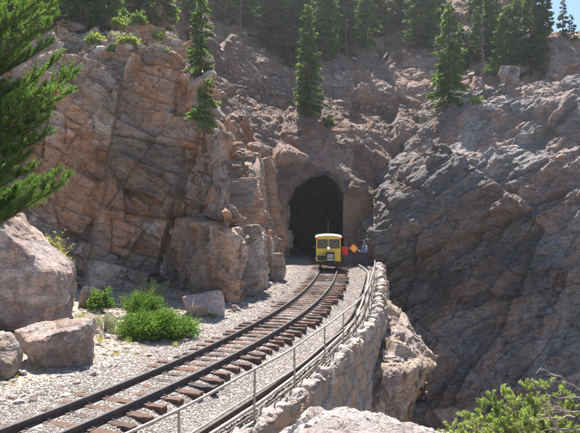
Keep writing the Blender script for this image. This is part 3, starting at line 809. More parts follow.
# ------------------------------------------------------------------ HANDRAIL
hr_ = empty('handrail', (0, 0, 0), 'thin grey pipe handrail with two rails along the gorge side of the track', 'handrail')
rzs = [7.3, 9.01, 11.17, 13.01, 15.27, 17.11, 19.05, 21.14, 23.4, 25.9, 28.5, 31.2, 34.0]
gz = lambda y: float(groundz(np.array([xr(y)]), np.array([float(y)]))[0])
for y in rzs:
    x = float(xr(y)); MB().cyl((x, y, gz(y)-.3), (x+rnd.uniform(-.015, .015), y, .66), .022, 10).build('post', M['pipe'], hr_)
    
yl = list(np.arange(5.5, 34.05, .3))
def zt(y): return .66
MB().tube([(float(xr(y)), y, .67+.008*math.sin(y*1.9)) for y in yl], .024, 10).build('top_rail', M['pipe'], hr_, smooth=True)
MB().tube([(float(xr(y))-.03, y, .20+.01*math.sin(y*1.3)) for y in yl], .02, 10).build('middle_rail', M['pipe'], hr_, smooth=True)
# rail, pipes lying on the ground along the handrail
def along(off, z, y0, y1, r, name, mat, lab, cat, n=10, endx=0):
    pts = [(float(xr(y))+off-endx*max(0, (y-34)/7)**2, y, float(groundz(np.array([xr(y)+off]), np.array([float(y)]))[0])*.3+z) for y in np.arange(y0, y1, .5)]
    o = MB().tube(pts, r, n).build(name, mat, None, True); return tag(o, lab, cat)
z_ = -.16
pl = []
mb = MB(); V = []; ysx = list(np.arange(5.5, 36, .4)); n = len(prof); Fs = []
for y in ysx:
    for a, b in prof: V.append((float(xr(y))-.52+a, y, -.29+b*1.15))
for i in range(len(ysx)-1):
    for j in range(n): Fs.append((i*n+j, i*n+(j+1) % n, (i+1)*n+(j+1) % n, (i+1)*n+j))
mb.add(V, Fs); tag(mb.build('old_rail', M['rail']), 'dark disused rail lying on the gravel alongside the handrail', 'old rail')
along(-.34, -.12, 5.5, 41.5, .036, 'pipe', M['palepipe'], 'thick pale pipe lying beside the dark disused rail', 'pipe', endx=.5)
along(-.13, -.14, 5.5, 40, .026, 'pipe', M['rail'], 'thin dark pipe lying closest to the handrail posts', 'pipe')
along(.06, -.14, 5.5, 36, .022, 'pipe', M['palepipe'], 'thin pale pipe between the handrail and the coping stones', 'pipe')

# ------------------------------------------------------------------ TRACK CAR
CZ = 36.3; cs = math.atan(float(slope(CZ)))
car = empty('track_car', (float(xc(CZ)), CZ, 0), 'small yellow railway track car with a pale cream roof standing before the tunnel', 'track car', rz=-cs+.02)
W2 = .72; LB = 2.3
# body shell: hollow cab with window openings
b = MB()
fy = 0.0
def panel(x0, x1, z0, z1, y, t=.04): b.box(((x0+x1)/2, y+t/2, (z0+z1)/2), (x1-x0, t, z1-z0))
for y in (fy, fy+LB-.04):
    panel(-W2, W2, .42, 1.18, y)                # lower front
    panel(-W2, W2, 1.70, 1.80, y)
    panel(-W2, -W2+.07, 1.18, 1.70, y); panel(W2-.07, W2, 1.18, 1.70, y); panel(-.035, .035, 1.18, 1.70, y)
for sx_ in (-1, 1):
    x = sx_*(W2-.02)
    b.box((x, LB*.16, .80), (.04, LB*.28, .76)); b.box((x, LB*.84, .80), (.04, LB*.28, .76))
    b.box((x, LB/2, 1.75), (.04, LB-.1, .10)); b.box((x, .06, 1.44), (.04, .08, .53)); b.box((x, LB-.06, 1.44), (.04, .08, .53)); b.box((x, LB*.3, 1.44), (.04, .08, .53)); b.box((x, LB*.7, 1.44), (.04, .08, .53))
b.build('body', M['yellow'], car)
b = MB(); b.box((0, LB/2, .40), (1.3, LB, .06)); b.box((0, LB*.6, .68), (1.0, .9, .5)); b.build('floor_and_seat', M['black'], car)
rp = [(-.78, 1.80), (-.78, 1.84)]+[(-.78+1.56*t, 1.84+.10*math.sin(PI*t)**.7) for t in np.linspace(0.04, .96, 15)]+[(.78, 1.84), (.78, 1.80)]
MB().prism(rp, -.12, LB+.10).build('roof', M['cream'], car)
MB().prism([(-.785, 1.785), (-.785, 1.835)]+[(-.785+1.57*t, 1.835+.05*math.sin(PI*t)) for t in np.linspace(.05, .95, 12)]+[(.785, 1.835), (.785, 1.785)], -.14, -.121).build('roof_visor', M['yellow'], car)
for sx_ in (-1, 1):
    wd = MB()
    x0, x1 = (.035, W2-.07) if sx_ > 0 else (-W2+.07, -.035)
    for (a0, a1, c0_, c1_) in ((x0, x0+.03, 1.18, 1.70), (x1-.03, x1, 1.18, 1.70), (x0, x1, 1.18, 1.21), (x0, x1, 1.67, 1.70)):
        wd.box(((a0+a1)/2, -.008, (c0_+c1_)/2), (a1-a0, .03, c1_-c0_))
    w = wd.build('windscreen', M['black'], car)
    MB().box(((x0+x1)/2, .012, 1.44), (x1-x0-.04, .006, .48)).build('pane', M['glass'], w)
    MB().tube([((x0+x1)/2-.12*sx_, -.02, 1.19), ((x0+x1)/2+.05*sx_, -.025, 1.42)], .008, 6).build('wiper', M['black'], w)
    o = MB().cyl((sx_*.66, -.16, 1.72), (sx_*.66, -.10, 1.72), .055, 16).build('marker_lamp', M['redlens'], car)
hl = MB().cyl((0, -.11, 1.20), (0, .0, 1.20), .10, 24).build('headlight', M['steel'], car)
MB().cyl((0, -.122, 1.20), (0, -.111, 1.20), .06, 24).build('lens', M['lamp'], hl)
en = MB(); en.box((.10, -.10, .70), (.50, .20, .54), bev=.02); e = en.build('engine_cover', M['black'], car)
MB().box((.10, -.215, .74), (.34, .02, .24), bev=.008).build('grille', M['steel'], e)
MB().box((.10, -.22, .53), (.40, .10, .12), bev=.03).build('bumper_tray', M['steel'], e)
sl = MB()
for k in range(7): sl.box((.10, -.228, .65+.03*k), (.30, .008, .010))
sl.build('louvre', M['black'], e)
MB().box((-.42, -.13, .64), (.46, .26, .30), bev=.03).build('tool_box', M['black'], car)
MB().box((-.42, -.13, .80), (.48, .28, .03), bev=.01).build('tool_box_lid', M['steel'], car)
MB().box((-.70, -.10, .60), (.10, .08, .05), bev=.01).build('grab_step', M['white'], car)
MB().tube([(W2-.02, -.02, .7), (W2+.02, -.07, .75), (W2+.02, -.07, 1.5), (W2-.02, -.02, 1.55)], .012, 8).build('grab_handle', M['black'], car)
fr = MB(); fr.box((-.42, LB/2, .31), (.08, LB+.4, .12)); fr.box((.42, LB/2, .31), (.08, LB+.4, .12)); fr.box((0, -.18, .31), (1.0, .08, .12)); fr.box((0, LB+.18, .31), (1.0, .08, .12)); fr.build('frame', M['black'], car)
for yy_ in (.35, LB-.35):
    ax = MB().cyl((-.55, yy_, .20), (.55, yy_, .20), .03, 12).build('axle', M['black'], car)
    for sx_ in (-1, 1):
        wv_ = MB().cyl((sx_*.47, yy_, .20), (sx_*.53, yy_, .20), .20, 28).cyl((sx_*.45, yy_, .20), (sx_*.468, yy_, .20), .225, 28).build('wheel', M['black'], car, loc=(0, 0, 0))
        MB().cyl((sx_*.531, yy_, .20), (sx_*.545, yy_, .20), .07, 16).build('hub', M['steel'], wv_)
for sx_ in (-1, 1):
    MB().box((sx_*.5, -.06, .17), (.05, .02, .22)).build('rail_sweep', M['black'], car)
MB().cyl((-.02, .4, 1.95), (-.02, .42, 2.75), .008, 6).build('antenna', M['steel'], car)
MB().tube([(-W2, .02, 1.25), (-W2-.1, -.05, 1.27)], .008, 6).box((-W2-.14, -.05, 1.25), (.10, .02, .14), bev=.008).build('mirror', M['black'], car)
# red flag on its staff, held out from the cab side
fx = float(xc(CZ))+W2; 
fl = empty('red_flag', (fx, CZ-.1, 1.15), 'square red signal flag sticking out from the right side of the yellow car', 'flag')
MB().cyl((-.02, 0, .16), (.42, -.02, .08), .011, 8).build('staff', M['dead_wood'], fl)
nu, nv = 24, 20; V = []
for i in range(nu):
    for j in range(nv):
        a, c = i/(nu-1), j/(nv-1)
        V.append((.06+.34*a+.01*math.sin(9*c), .035*math.sin(7*a+1.5*c)*(c+.1), .13-.17*a*.4-.40*c+.015*math.sin(8*a)))
cl = np_mesh('cloth', np.array(V), grid_faces(nu, nv), M['red'], smooth=True); o = link('cloth', cl, fl)
md = o.modifiers.new('t', 'SOLIDIFY'); md.thickness = .006

# ------------------------------------------------------------------ PERSON
def skin(name, pts, edges, mat, parent, sub=2):
    me = bpy.data.meshes.new(name); me.from_pydata([p[:3] for p in pts], edges, []); me.update()
    o = link(name, me, parent); 
    md = o.modifiers.new('skin', 'SKIN'); md.use_smooth_shade = True
    for i, p in enumerate(pts):
        sv = me.skin_vertices[0].data[i]; kf = 1.0 if name == 'body' else 1.16; sv.radius = (kf*p[3], kf*(p[4] if len(p) > 4 else p[3])); sv.use_root = (i == 0)
    s = o.modifiers.new('sub', 'SUBSURF'); s.levels = sub; s.render_levels = sub
    me.materials.append(mat); return o
pg = Vector(P(364.6, 264.3, 40.2)); pz = float(groundz(np.array([pg.x]), np.array([40.2]))[0])
per = empty('person', (pg.x, 40.2, pz), 'person in blue shirt, dark jeans and cap holding an orange flag beside the track', 'person', rz=math.radians(-35))
# facing screen-left (-x), body slightly turned away from the camera
def ch(a): return [(i, i+1) for i in range(a-1)]
J = [ # pelvis root, spine, neck, head
 (0, 0, .95, .13, .15), (.0, 0, 1.12, .12, .15), (-.01, 0, 1.30, .13, .18), (-.01, 0, 1.43, .09, .14), (-.02, 0, 1.50, .055, .055), (-.03, 0, 1.57, .075, .07), (-.035, 0, 1.66, .095, .08), (-.03, 0, 1.73, .08, .07),
 # leg near (y-)
 (.0, -.10, .88, .095), (-.03, -.11, .50, .065), (.01, -.12, .28, .055), (.03, -.12, .09, .042), (-.05, -.13, .04, .04), (-.14, -.14, .03, .032),
 # leg far
 (0, .10, .88, .095), (-.01, .12, .50, .065), (.05, .12, .28, .055), (.08, .12, .09, .042), (0, .13, .04, .04), (-.09, .14, .03, .032),
 # arm near, bent holding the flag handle in front
 (.0, -.20, 1.40, .06), (.02, -.26, 1.26, .052), (0, -.28, 1.12, .045), (-.12, -.26, 1.08, .038), (-.25, -.22, 1.11, .028), (-.31, -.21, 1.12, .032),
 # arm far
 (.0, .20, 1.40, .06), (.03, .26, 1.24, .052), (.02, .27, 1.10, .045), (-.10, .24, 1.04, .038), (-.22, .18, 1.06, .028), (-.28, .15, 1.07, .032)]
E = [(0, 1), (1, 2), (2, 3), (3, 4), (4, 5), (5, 6), (6, 7), (0, 8), (8, 9), (9, 10), (10, 11), (11, 12), (12, 13), (0, 14), (14, 15), (15, 16), (16, 17), (17, 18), (18, 19),
     (3, 20), (20, 21), (21, 22), (22, 23), (23, 24), (24, 25), (3, 26), (26, 27), (27, 28), (28, 29), (29, 30), (30, 31)]
Jl = list(J); El = list(E)
for w, base, yb in ((25, (-.31, -.21, 1.12), -1), (31, (-.28, .15, 1.07), 1)):
    for k in range(4):
        i = len(Jl); z0 = base[2]+.028-.019*k; ln = (.9, 1, .93, .75)[k]
        Jl += [(base[0]-.045*ln, base[1]-.008, z0, .009), (base[0]-.075*ln, base[1]+.012, z0-.004, .009), (base[0]-.070*ln, base[1]+.034, z0-.004, .008)]
        El += [(w, i), (i, i+1), (i+1, i+2)]
    i = len(Jl); Jl += [(base[0]-.02, base[1]+.03, base[2]+.02, .011), (base[0]-.05, base[1]+.04, base[2]+.012, .009)]; El += [(w, i), (i, i+1)]
i = len(Jl); Jl += [(-.125, 0, 1.64, .016)]; El += [(6, i)]                 # nose
i = len(Jl); Jl += [(-.02, -.085, 1.64, .016)]; El += [(6, i)]
i = len(Jl); Jl += [(-.02, .085, 1.64, .016)]; El += [(6, i)]
skin('body', Jl, El, M['skin'], per)
skin('trousers', [(0, 0, .97, .14, .165), (0, 0, 1.06, .135, .16), (0, -.10, .88, .108), (-.03, -.11, .50, .083), (.01, -.12, .28, .074), (.03, -.12, .10, .07), (0, .10, .88, .108), (-.01, .12, .50, .083), (.05, .12, .28, .074), (.08, .12, .10, .07)],
     [(0, 1), (0, 2), (2, 3), (3, 4), (4, 5), (0, 6), (6, 7), (7, 8), (8, 9)], M['jeans'], per)
skin('shirt', [(0, 0, 1.04, .14, .165), (0, 0, 1.15, .135, .17), (-.01, 0, 1.30, .15, .20), (-.01, 0, 1.43, .11, .16), (-.015, 0, 1.49, .07, .07), (0, -.20, 1.40, .078), (.02, -.26, 1.26, .068), (0, -.28, 1.12, .06), (-.12, -.26, 1.08, .052), (-.20, -.24, 1.10, .045), (0, .20, 1.40, .078), (.03, .26, 1.24, .068), (.02, .27, 1.10, .06), (-.10, .24, 1.04, .052), (-.17, .205, 1.05, .045)],
     [(0, 1), (1, 2), (2, 3), (3, 4), (3, 5), (5, 6), (6, 7), (7, 8), (8, 9), (3, 10), (10, 11), (11, 12), (12, 13), (13, 14)], M['shirt'], per)
MB().box((.10, 0, 1.30), (.10, .20, .30), bev=.04).build('back_pack', M['vest'], per, True)
# cap, hair, eyes, boots
v, f = ICO[4]
def blob(name, c, d, mat, fz=None):
    V = v*np.array(d)+np.array(c)
    if fz is not None: V[:, 2] = np.maximum(V[:, 2], fz)
    return link(name, np_mesh(name, V, f, mat, smooth=True), per)
blob('hair', (-.015, 0, 1.66), (.098, .092, .115), M['hair'], 1.60)
cp = blob('cap', (-.03, 0, 1.715), (.112, .10, .10), M['cap'], 1.70)
MB().prism([(-.10, -.075), (-.21, -.05), (-.225, 0), (-.21, .05), (-.10, .075)], 1.70, 1.712, 'y').build('dummy', M['cap'], None) if False else None
bmv = MB(); bmv.add([(-.10, -.085, 1.705), (-.20, -.06, 1.695), (-.22, 0, 1.692), (-.20, .06, 1.695), (-.10, .085, 1.705), (-.10, -.085, 1.717), (-.20, -.06, 1.706), (-.22, 0, 1.703), (-.20, .06, 1.706), (-.10, .085, 1.717)],
    [(0, 1, 2, 3, 4), (9, 8, 7, 6, 5), (0, 5, 6, 1), (1, 6, 7, 2), (2, 7, 8, 3), (3, 8, 9, 4), (4, 9, 5, 0)]); bmv.build('brim', M['cap'], cp)
for sy in (-1, 1): blob('eye', (-.112, sy*.032, 1.665), (.012, .014, .010), M['black'])
blob('mouth', (-.118, 0, 1.595), (.010, .028, .006), simple('lips', (.4, .16, .14), .5))
for (bx, by) in ((-.04, -.13), (.01, .13)):
    bt = MB(); bt.tube([(bx+.08, by, .16), (bx+.075, by, .06)], [.06, .055], 14).tube([(bx+.11, by, .045), (bx+.02, by, .05), (bx-.09, by, .035), (bx-.14, by, .03)], [.04, .052, .045, .025], 12); bt.build('boot', M['boot'], per, True)
# the orange flag: a diamond with a darker border, carried by a short handle in the hand
of = empty('signal_flag', (pg.x-.42, 40.2-.01, pz+1.11), 'orange diamond signal flag with red border held out by the person', 'flag')
MB().cyl((.12, 0, -.02), (-.20, 0, .10), .013, 8).build('handle', M['dead_wood'], of)
def diamond(cx_, cz_, r_, y0, y1): return MB().prism([(cx_-r_, cz_+.05*r_), (cx_-.08*r_, cz_+r_), (cx_+r_, cz_-.05*r_), (cx_+.08*r_, cz_-r_)], y0, y1)
diamond(-.28, .17, .31, -.006, .006).build('border', simple('red_orange_cloth', (.90, .10, .03), .7, 0, .1, 6, .1), of)
diamond(-.28, .17, .235, -.010, -.0065).build('panel', M['orange_mid'], of)

# ------------------------------------------------------------------ VEGETATION
def tris_mesh(name, C, U, Wd, mat, tint):
    """each row: a thin kite from C along U with half-width vector Wd"""
    n = len(C); V = np.stack([C-Wd*.4, C+U*.55-Wd, C+U, C+U*.45+Wd], 1).reshape(-1, 3)
    Fc = np.arange(4*n).reshape(n, 4); t = np.ones((n, 4, 4), np.float32); t[..., 0] = tint[:, None]
    return np_mesh(name, V, Fc, mat, t.reshape(-1, 4))
def conifer_meshes(h, rad, seed, mat, dens=1., bare=.1, dead=False, clump=.30):
    r = np.random.RandomState(seed)
    lean = r.uniform(-.02, .02, 2)
    tp = [(lean[0]*h*t+.04*math.sin(5*t+seed), lean[1]*h*t, h*t*.99-.5*(t == 0)) for t in np.linspace(0, 1, 9)]
    tr = MB().tube(tp, [max(.012*h*(1-t)+.015, .02)*(.65 if dead else 1.1) for t in np.linspace(0, 1, 9)], 8)
    C = []; U = []; Wd = []; T = []
    nb = int((34 if not dead else 12)*h/2*dens)
    for k in range(nb):
        t = bare+(1-bare)*(k+r.uniform(0, 1))/nb
        a = r.uniform(0, 2*PI); sag = -.15-.35*(1-t)+r.uniform(-.15, .15)+.5*max(0, t-.8)
        L = rad*((1-t)**.75*.95+.05)*r.uniform(.55, 1.12)*(1 if t > bare+.12 else .6)
        if L < .08: L = .08
        z = h*t; b0 = np.array([lean[0]*h*t, lean[1]*h*t, z]); dr = np.array([math.cos(a), math.sin(a), sag])
        if k % (2 if not dead else 1) == 0:
            tr.tube([b0, b0+dr*L*.5, b0+dr*L*.9+np.array([0, 0, .05*L])], [.022, .014, .006], 4, False)
        if dead: continue
        m = max(5, int(L/(clump*.20)*5))
        s = r.uniform(.12, 1, m)**.8; side = np.array([-math.sin(a), math.cos(a), 0])
        wid = (1.1-s)*L*.42
        off = r.uniform(-1, 1, m)*wid
        c = b0+dr*(s*L)[:, None]+side*off[:, None]+np.array([0, 0, 1])*((s*s*.12*L)-np.abs(off)*.2+r.uniform(-.05, .04, m))[:, None]
        u_ = (dr*.8)[None]+side*(np.sign(off)*r.uniform(.3, 1, m))[:, None]+r.normal(size=(m, 3))*.28
        u_ /= np.linalg.norm(u_, axis=1, keepdims=True); ln = clump*r.uniform(.5, 1.1, m)
        w_ = np.cross(u_, np.array([0, 0, 1])+r.normal(size=(m, 3))*.7); w_ /= np.linalg.norm(w_, axis=1, keepdims=True)+1e-6
        C.append(c); U.append(u_*ln[:, None]); Wd.append(w_*(ln*.22)[:, None]); T.append(np.clip(r.uniform(0, .5)+r.uniform(0, .5, m), 0, 1))
    tm = tr.mesh('trunk', M['snag'] if dead else M['pine_bark'])
    if dead: return tm, None
    return tm, tris_mesh('crown', np.concatenate(C), np.concatenate(U), np.concatenate(Wd), M[mat], np.concatenate(T))
cache = {}
def conifer(px, pyb, pyt, wpx, kind, label, seed, group=None, bare=.03, name='fir_tree', Z=None, dens=1., cat='fir tree', lean=0):
    h = hit(px, pyb) if Z is None else Vector(P(px, pyb, Z))
    if h is None: print('no hit', label); return
    H_ = (pyb-pyt)/F*h.y; R_ = wpx/2*1.3/F*h.y
    kb = (seed % 4, kind, round(H_/3), bare > .3)
    key = (seed, kind)
    if key not in cache:
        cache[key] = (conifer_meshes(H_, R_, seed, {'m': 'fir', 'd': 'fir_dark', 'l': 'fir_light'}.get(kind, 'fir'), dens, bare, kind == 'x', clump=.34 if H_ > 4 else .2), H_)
    (tm, cm), h0 = cache[key]
    e = empty(name, (h.x, h.y, h.z-.1), label, cat, group, rz=seed*1.7)
    e.scale = (H_/h0,)*3; e.rotation_euler.y = lean
    if lean: e.location.y -= .9; e.location.z -= .15
    link('trunk', tm, e)
    if cm: link('crown', cm, e)
    return e
GT = 'conifers on the slopes around the tunnel'
T = [
 (449, 104, 1, 36, 'l', 'full pale green fir standing alone on the right cliff shoulder', 101),
 (421, 48, -60, 38, 'd', 'tall dark fir left of the full pale green fir', 102),
 (309, 114, 4, 30, 'm', 'tall narrow fir standing nearest above the tunnel arch', 103),
 (296, 66, -50, 34, 'd', 'dark fir close behind the left side of the tall narrow fir', 104),
 (272, 52, -60, 40, 'd', 'broad dark fir above the rounded pale boulder', 105),
 (325, 62, -60, 34, 'm', 'green fir just right of the tall narrow fir', 106),
 (345, 55, -70, 30, 'd', 'dark fir left of the pale bare trunk', 107),
 (377, 36, -60, 30, 'd', 'dark fir midway between the tunnel firs and the right firs', 108),
 (201, 74, -14, 28, 'm', 'fir with drooping boughs rising behind the gully head', 109),
 (104, 30, -50, 44, 'm', 'green fir behind the middle of the left cliff top', 111),
 (84, 30, -60, 40, 'd', 'dark fir left of the middle of the left cliff top', 112),
 (58, 24, -60, 40, 'd', 'dark fir behind the flat slab on the left cliff', 113),
 (162, 28, -40, 34, 'l', 'bright fir behind the right end of the left cliff top', 114),
 (188, 32, -50, 26, 'd', 'shaded fir between the bright fir and the drooping fir', 115),
 (506, 68, 4, 30, 'l', 'pale green fir with loose crown on the right cliff top', 116),
 (531, 72, -14, 34, 'm', 'tall open fir leaning slightly at the left side of the sky gap', 117),
 (545, 52, -6, 20, 'm', 'thin fir touching the left edge of the sky gap', 118),
 (563, 36, -2, 13, 'd', 'small spindly fir standing against the sky', 119),
 (571.5, 40, 14, 10, 'm', 'smallest spindly fir against the sky near the right edge', 120),
 (461, 68, 22, 13, 'd', 'small narrow fir right of the full pale green fir', 121),
 (469, 66, 28, 13, 'd', 'short dark fir two places right of the full pale green fir', 122),
 (493, 62, -10, 15, 'm', 'slender fir between the bare pole and the pale loose crowned fir', 124),
 (437, 24, -50, 26, 'd', 'dark fir high on the slope behind the full pale green fir', 125),
 (240, 26, -70, 34, 'd', 'dark fir on the upper left slope beside the gully', 126),
 (222, 22, -60, 28, 'd', 'dark fir at the top of the gully', 127),
 (398, 30, -60, 28, 'd', 'dark fir on the slope left of the tall right hand dark fir', 128),
 (356, 22, -70, 28, 'd', 'dark fir high behind the pale bare trunk', 129),
 (311, 28, -80, 34, 'd', 'dark fir highest in the row behind the tall narrow fir', 130),
 (258, 14, -80, 34, 'd', 'dark fir highest on the slope left of centre', 131),
 (478, 20, -60, 26, 'd', 'dark fir high on the right slope behind the bare pole', 132),
 (140, 12, -50, 34, 'd', 'dark fir far behind the left cliff between two green firs', 133),
 (30, 26, -60, 44, 'd', 'dark fir at the far left of the cliff top behind the near boughs', 134),
 (6, 34, -60, 44, 'd', 'dark fir at the left edge behind the near boughs', 135),
 (488, 58, -12, 13, 'm', 'slim fir close behind the bare pole', 161),
 (516, 62, -8, 16, 'l', 'slim pale fir between the loose crowned fir and the leaning tall one', 162),
 (476, 60, 6, 14, 'm', 'slim fir left of the bare pole', 163),
 (539, 44, -20, 16, 'd', 'dark slim fir just left of the thin fir at the sky gap', 164),
 (284, 40, -70, 34, 'd', 'dark fir filling the gap between the broad fir and the tall narrow fir', 141),
 (300, 44, -60, 30, 'm', 'mid green fir just behind the tip of the tall narrow fir', 142),
 (334, 36, -70, 30, 'd', 'dark fir behind the dark bare trunk', 143),
 (268, 30, -80, 34, 'd', 'dark fir behind the broad dark fir', 144),
 (366, 48, -40, 26, 'm', 'lower green fir right of the pale bare trunk', 145),
 (410, 22, -60, 30, 'd', 'dark fir behind the tall right hand dark fir', 146),
 (120, 24, -30, 30, 'l', 'bright sunlit fir behind the middle right of the left cliff top', 147),
 (44, 28, -20, 30, 'l', 'bright sunlit fir left of the flat slab on the left cliff', 148),
 (520, 10, -50, 24, 'm', 'fir high on the right slope left of the sky gap', 136)]
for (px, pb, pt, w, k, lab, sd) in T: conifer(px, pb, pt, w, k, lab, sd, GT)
conifer(206, 139, 78, 42, 'l', 'small thin pine leaning on the sunlit ledge of the gully', 140, GT, .25, 'pine_tree', cat='pine tree', dens=.8, lean=.12)
for (px, pb, pt, lab, sd, w) in [
 (484, 98, -10, 'tall bare pole trunk on the right cliff in front of the firs', 150, 12),
 (346, 74, 8, 'pale bare trunk on the slope right of the tunnel firs', 151, 9),
 (500, 60, -10, 'thin reddish bare trunk behind the bare pole', 152, 9),
 (240, 42, -30, 'pale bare trunk on the upper slope above the gully', 153, 9),
 (338, 60, -30, 'dark bare trunk just left of the pale bare trunk', 154, 8)]:
    conifer(px, pb, pt, w, 'x', lab, sd, 'bare trunks among the firs', .15, 'dead_tree', cat='dead tree')
# fallen poles
for i, (a, b_, lab) in enumerate([((240, 66), (266, 92), 'longer of two pale fallen poles lying down the slope left of the firs'), ((246, 64), (262, 80), 'shorter fallen pole just above the long pale one'),
    ((376, 72), (391, 50), 'fallen pale pole leaning on the slope right of the bare trunk'), ((224, 88), (250, 92), 'short fallen log lying across the gully head'), ((330, 60), (340, 78), 'short grey log under the dark bare trunk')]):
    A = hit(*a); Bq = hit(*b_)
    if A and Bq:
        A = A+Vector((0, -.1, .3)); Bq = Bq+Vector((0, -.1, .3)); c = (A+Bq)/2
        o = MB().tube([A-c, (A-c)*.3+Vector((.05, 0, .05)), Bq-c], [.035, .05, .06], 8).build('fallen_log', M['dead_wood'], None, True, loc=c); tag(o, lab, 'fallen log', 'fallen poles on the slope')

def shrub(name, px, pyb, wpx, hpx, mat, label, cat, seed, nst=60, leaf=.05, lw=.3, dens=60, group=None, Z=None, flat=1., wood='dead_wood', up=.6, which=None, rag=.25):
    """stems fan out from the foot, leafy sprigs in the crown volume"""
    h = hit(px, pyb, which) if Z is None else Vector(P(px, pyb, Z))
    r = np.random.RandomState(seed); W_ = wpx/2/F*h.y; H_ = hpx/F*h.y
    C = []; U = []; Wd = []; T = []; st = MB()
    lumps = [(r.uniform(-.7, .7), r.uniform(-.7, .7), r.uniform(.5, 1)) for _ in range(7)]
    for k in range(nst):
        a = r.uniform(0, 2*PI); rr = math.sqrt(r.uniform(0, 1)); el = (1-rr*.9)
        tip = np.array([math.cos(a)*rr*W_, math.sin(a)*rr*W_*flat, H_*(.25+.75*math.sqrt(max(0, 1-rr*rr)))*r.uniform(.5, 1.0)*(1+rag*math.sin(3*a+seed)*math.sin(5.3*rr+seed*2))])
        tip = tip*(1+rag*(r.uniform()<.15)*1.2)
        mid = tip*np.array([.45, .45, .5])+r.normal(size=3)*.04*W_
        if k % 2 == 0: st.tube([(0, 0, -.1), mid, tip], [.018*W_+.004, .010*W_+.003, .003], 5, False)
        m = int(dens*r.uniform(.5, 1.3)); s = r.uniform(.35, 1, m)**.6
        c = np.where(s[:, None] < .5, mid*(s/.5)[:, None], mid+(tip-mid)*((s-.5)/.5)[:, None])+r.normal(size=(m, 3))*W_*.09
        d0 = tip/np.linalg.norm(tip); u_ = d0*up+r.normal(size=(m, 3))*.55+np.array([0, 0, .25]); u_ /= np.linalg.norm(u_, axis=1, keepdims=True)
        ln = leaf*r.uniform(.6, 1.3, m); w_ = np.cross(u_, r.normal(size=(m, 3))); w_ /= np.linalg.norm(w_, axis=1, keepdims=True)+1e-6
        C.append(c); U.append(u_*ln[:, None]); Wd.append(w_*(ln*lw)[:, None]); T.append(np.full(m, r.uniform(0, .6))+r.uniform(0, .4, m))
    e = empty(name, h, label, cat, group)
    st.build('stems', M[wood], e); link('foliage', tris_mesh('foliage', np.concatenate(C), np.concatenate(U), np.concatenate(Wd), M[mat], np.concatenate(T)), e)
    return e
g = [GROUND]
shrub('juniper_bush', 158, 337, 78, 23, 'juniper', 'big bright green juniper bush spreading beside the track', 'bush', 1, 190, .055, .28, 210, which=g, flat=.6, up=.9, rag=.15)
shrub('juniper_bush', 142, 318, 44, 26, 'juniper', 'lighter juniper behind the big bright green one', 'bush', 2, 90, .055, .28, 140, which=g, flat=.7)
shrub('sage_bush', 150, 306, 34, 26, 'sage', 'grey green feathery bush at the cliff foot behind the junipers', 'bush', 3, 90, .07, .18, 60, which=g, up=1.2)
shrub('juniper_bush', 100, 312, 26, 22, 'juniper', 'dark leafy bush between the tan boulder and the junipers', 'bush', 4, 60, .07, .32, 70, which=g)
shrub('sage_bush', 104, 330, 30, 20, 'sage', 'thin dry bush in front of the dark leafy bush', 'bush', 5, 60, .05, .2, 34, which=g)
shrub('rabbitbrush', 50, 312, 42, 72, 'drygrass', 'pale yellow feathery bush behind the shoulder of the huge boulder', 'bush', 6, 280, .08, .24, 70, which=g, up=1.2)
shrub('mountain_shrub', 500, 78, 26, 18, 'fir', 'round dark bush on the right cliff top below the firs', 'bush', 7, 80, .16, .35, 50)
shrub('mountain_shrub', 476, 104, 16, 7, 'grass', 'low yellow green bush at the foot of the bare pole', 'bush', 8, 40, .1, .3, 40)
shrub('mountain_shrub', 330, 130, 9, 14, 'fir_dark', 'small dark seedling fir on the slope right over the arch', 'bush', 9, 40, .14, .35, 40)
for i, (x, y, w, h_, m, lab) in enumerate([(138, 28, 20, 14, 'fir_light', 'round light green bush on the left cliff top right of centre'), (118, 30, 16, 12, 'grass', 'yellow green bush left of the round bush on the left cliff top'), (95, 44, 18, 8, 'grass', 'low green tuft by the pale block on the left cliff edge'), (128, 44, 20, 6, 'grass', 'low yellow plants along the sunny middle of the left cliff edge'), (158, 40, 14, 6, 'grass', 'small yellow plants near the right end of the left cliff top'), (112, 53, 9, 7, 'fir_light', 'green sprout hanging over the crack in the left cliff edge')]):
    shrub('mountain_shrub', x, y, w, h_, m, lab, 'bush', 20+i, 50, .12, .3, 40)
def tuft(px, py, hpx, mat, label, seed, n=90):
    h = hit(px, py, g); r = np.random.RandomState(seed); H_ = hpx/F*h.y
    a = r.uniform(0, 2*PI, n); rr = r.uniform(0, .35, n)*H_; C = np.stack([np.cos(a)*rr, np.sin(a)*rr, 0*a-.02], -1)
    U = np.stack([np.cos(a)*r.uniform(0, .6, n), np.sin(a)*r.uniform(0, .6, n), r.uniform(.5, 1, n)], -1)*H_
    Wd = np.stack([-np.sin(a), np.cos(a), 0*a], -1)*.006
    o = link('grass_tuft', tris_mesh('grass_tuft', C, U, Wd, M[mat], r.uniform(0, 1, n)), None, h); tag(o, label, 'grass', 'grass tufts on the verge')
for i, (x, y, hh, m, lab) in enumerate([(24, 329, 14, 'drygrass', 'yellow tuft between the huge boulder and the slab boulder'), (83, 322, 16, 'grass', 'green yellow tuft right of the slab boulder'), (44, 367, 14, 'sage', 'thin pale weeds in front of the slab boulder'), (30, 352, 12, 'sage', 'purple grey weeds left of the slab boulder'),
      (100, 342, 10, 'drygrass', 'dry tuft halfway between slab boulder and juniper'), (128, 343, 9, 'grass', 'green tuft under the left end of the big juniper'), (214, 318, 7, 'grass', 'small green tuft at the foot of the pale boulder'), (22, 345, 8, 'drygrass', 'short dry tuft above the grey boulder at the left edge'), (176, 346, 7, 'drygrass', 'low dry tuft in front of the right end of the juniper')]):
    tuft(x, y, hh, m, lab, 60+i, 70)

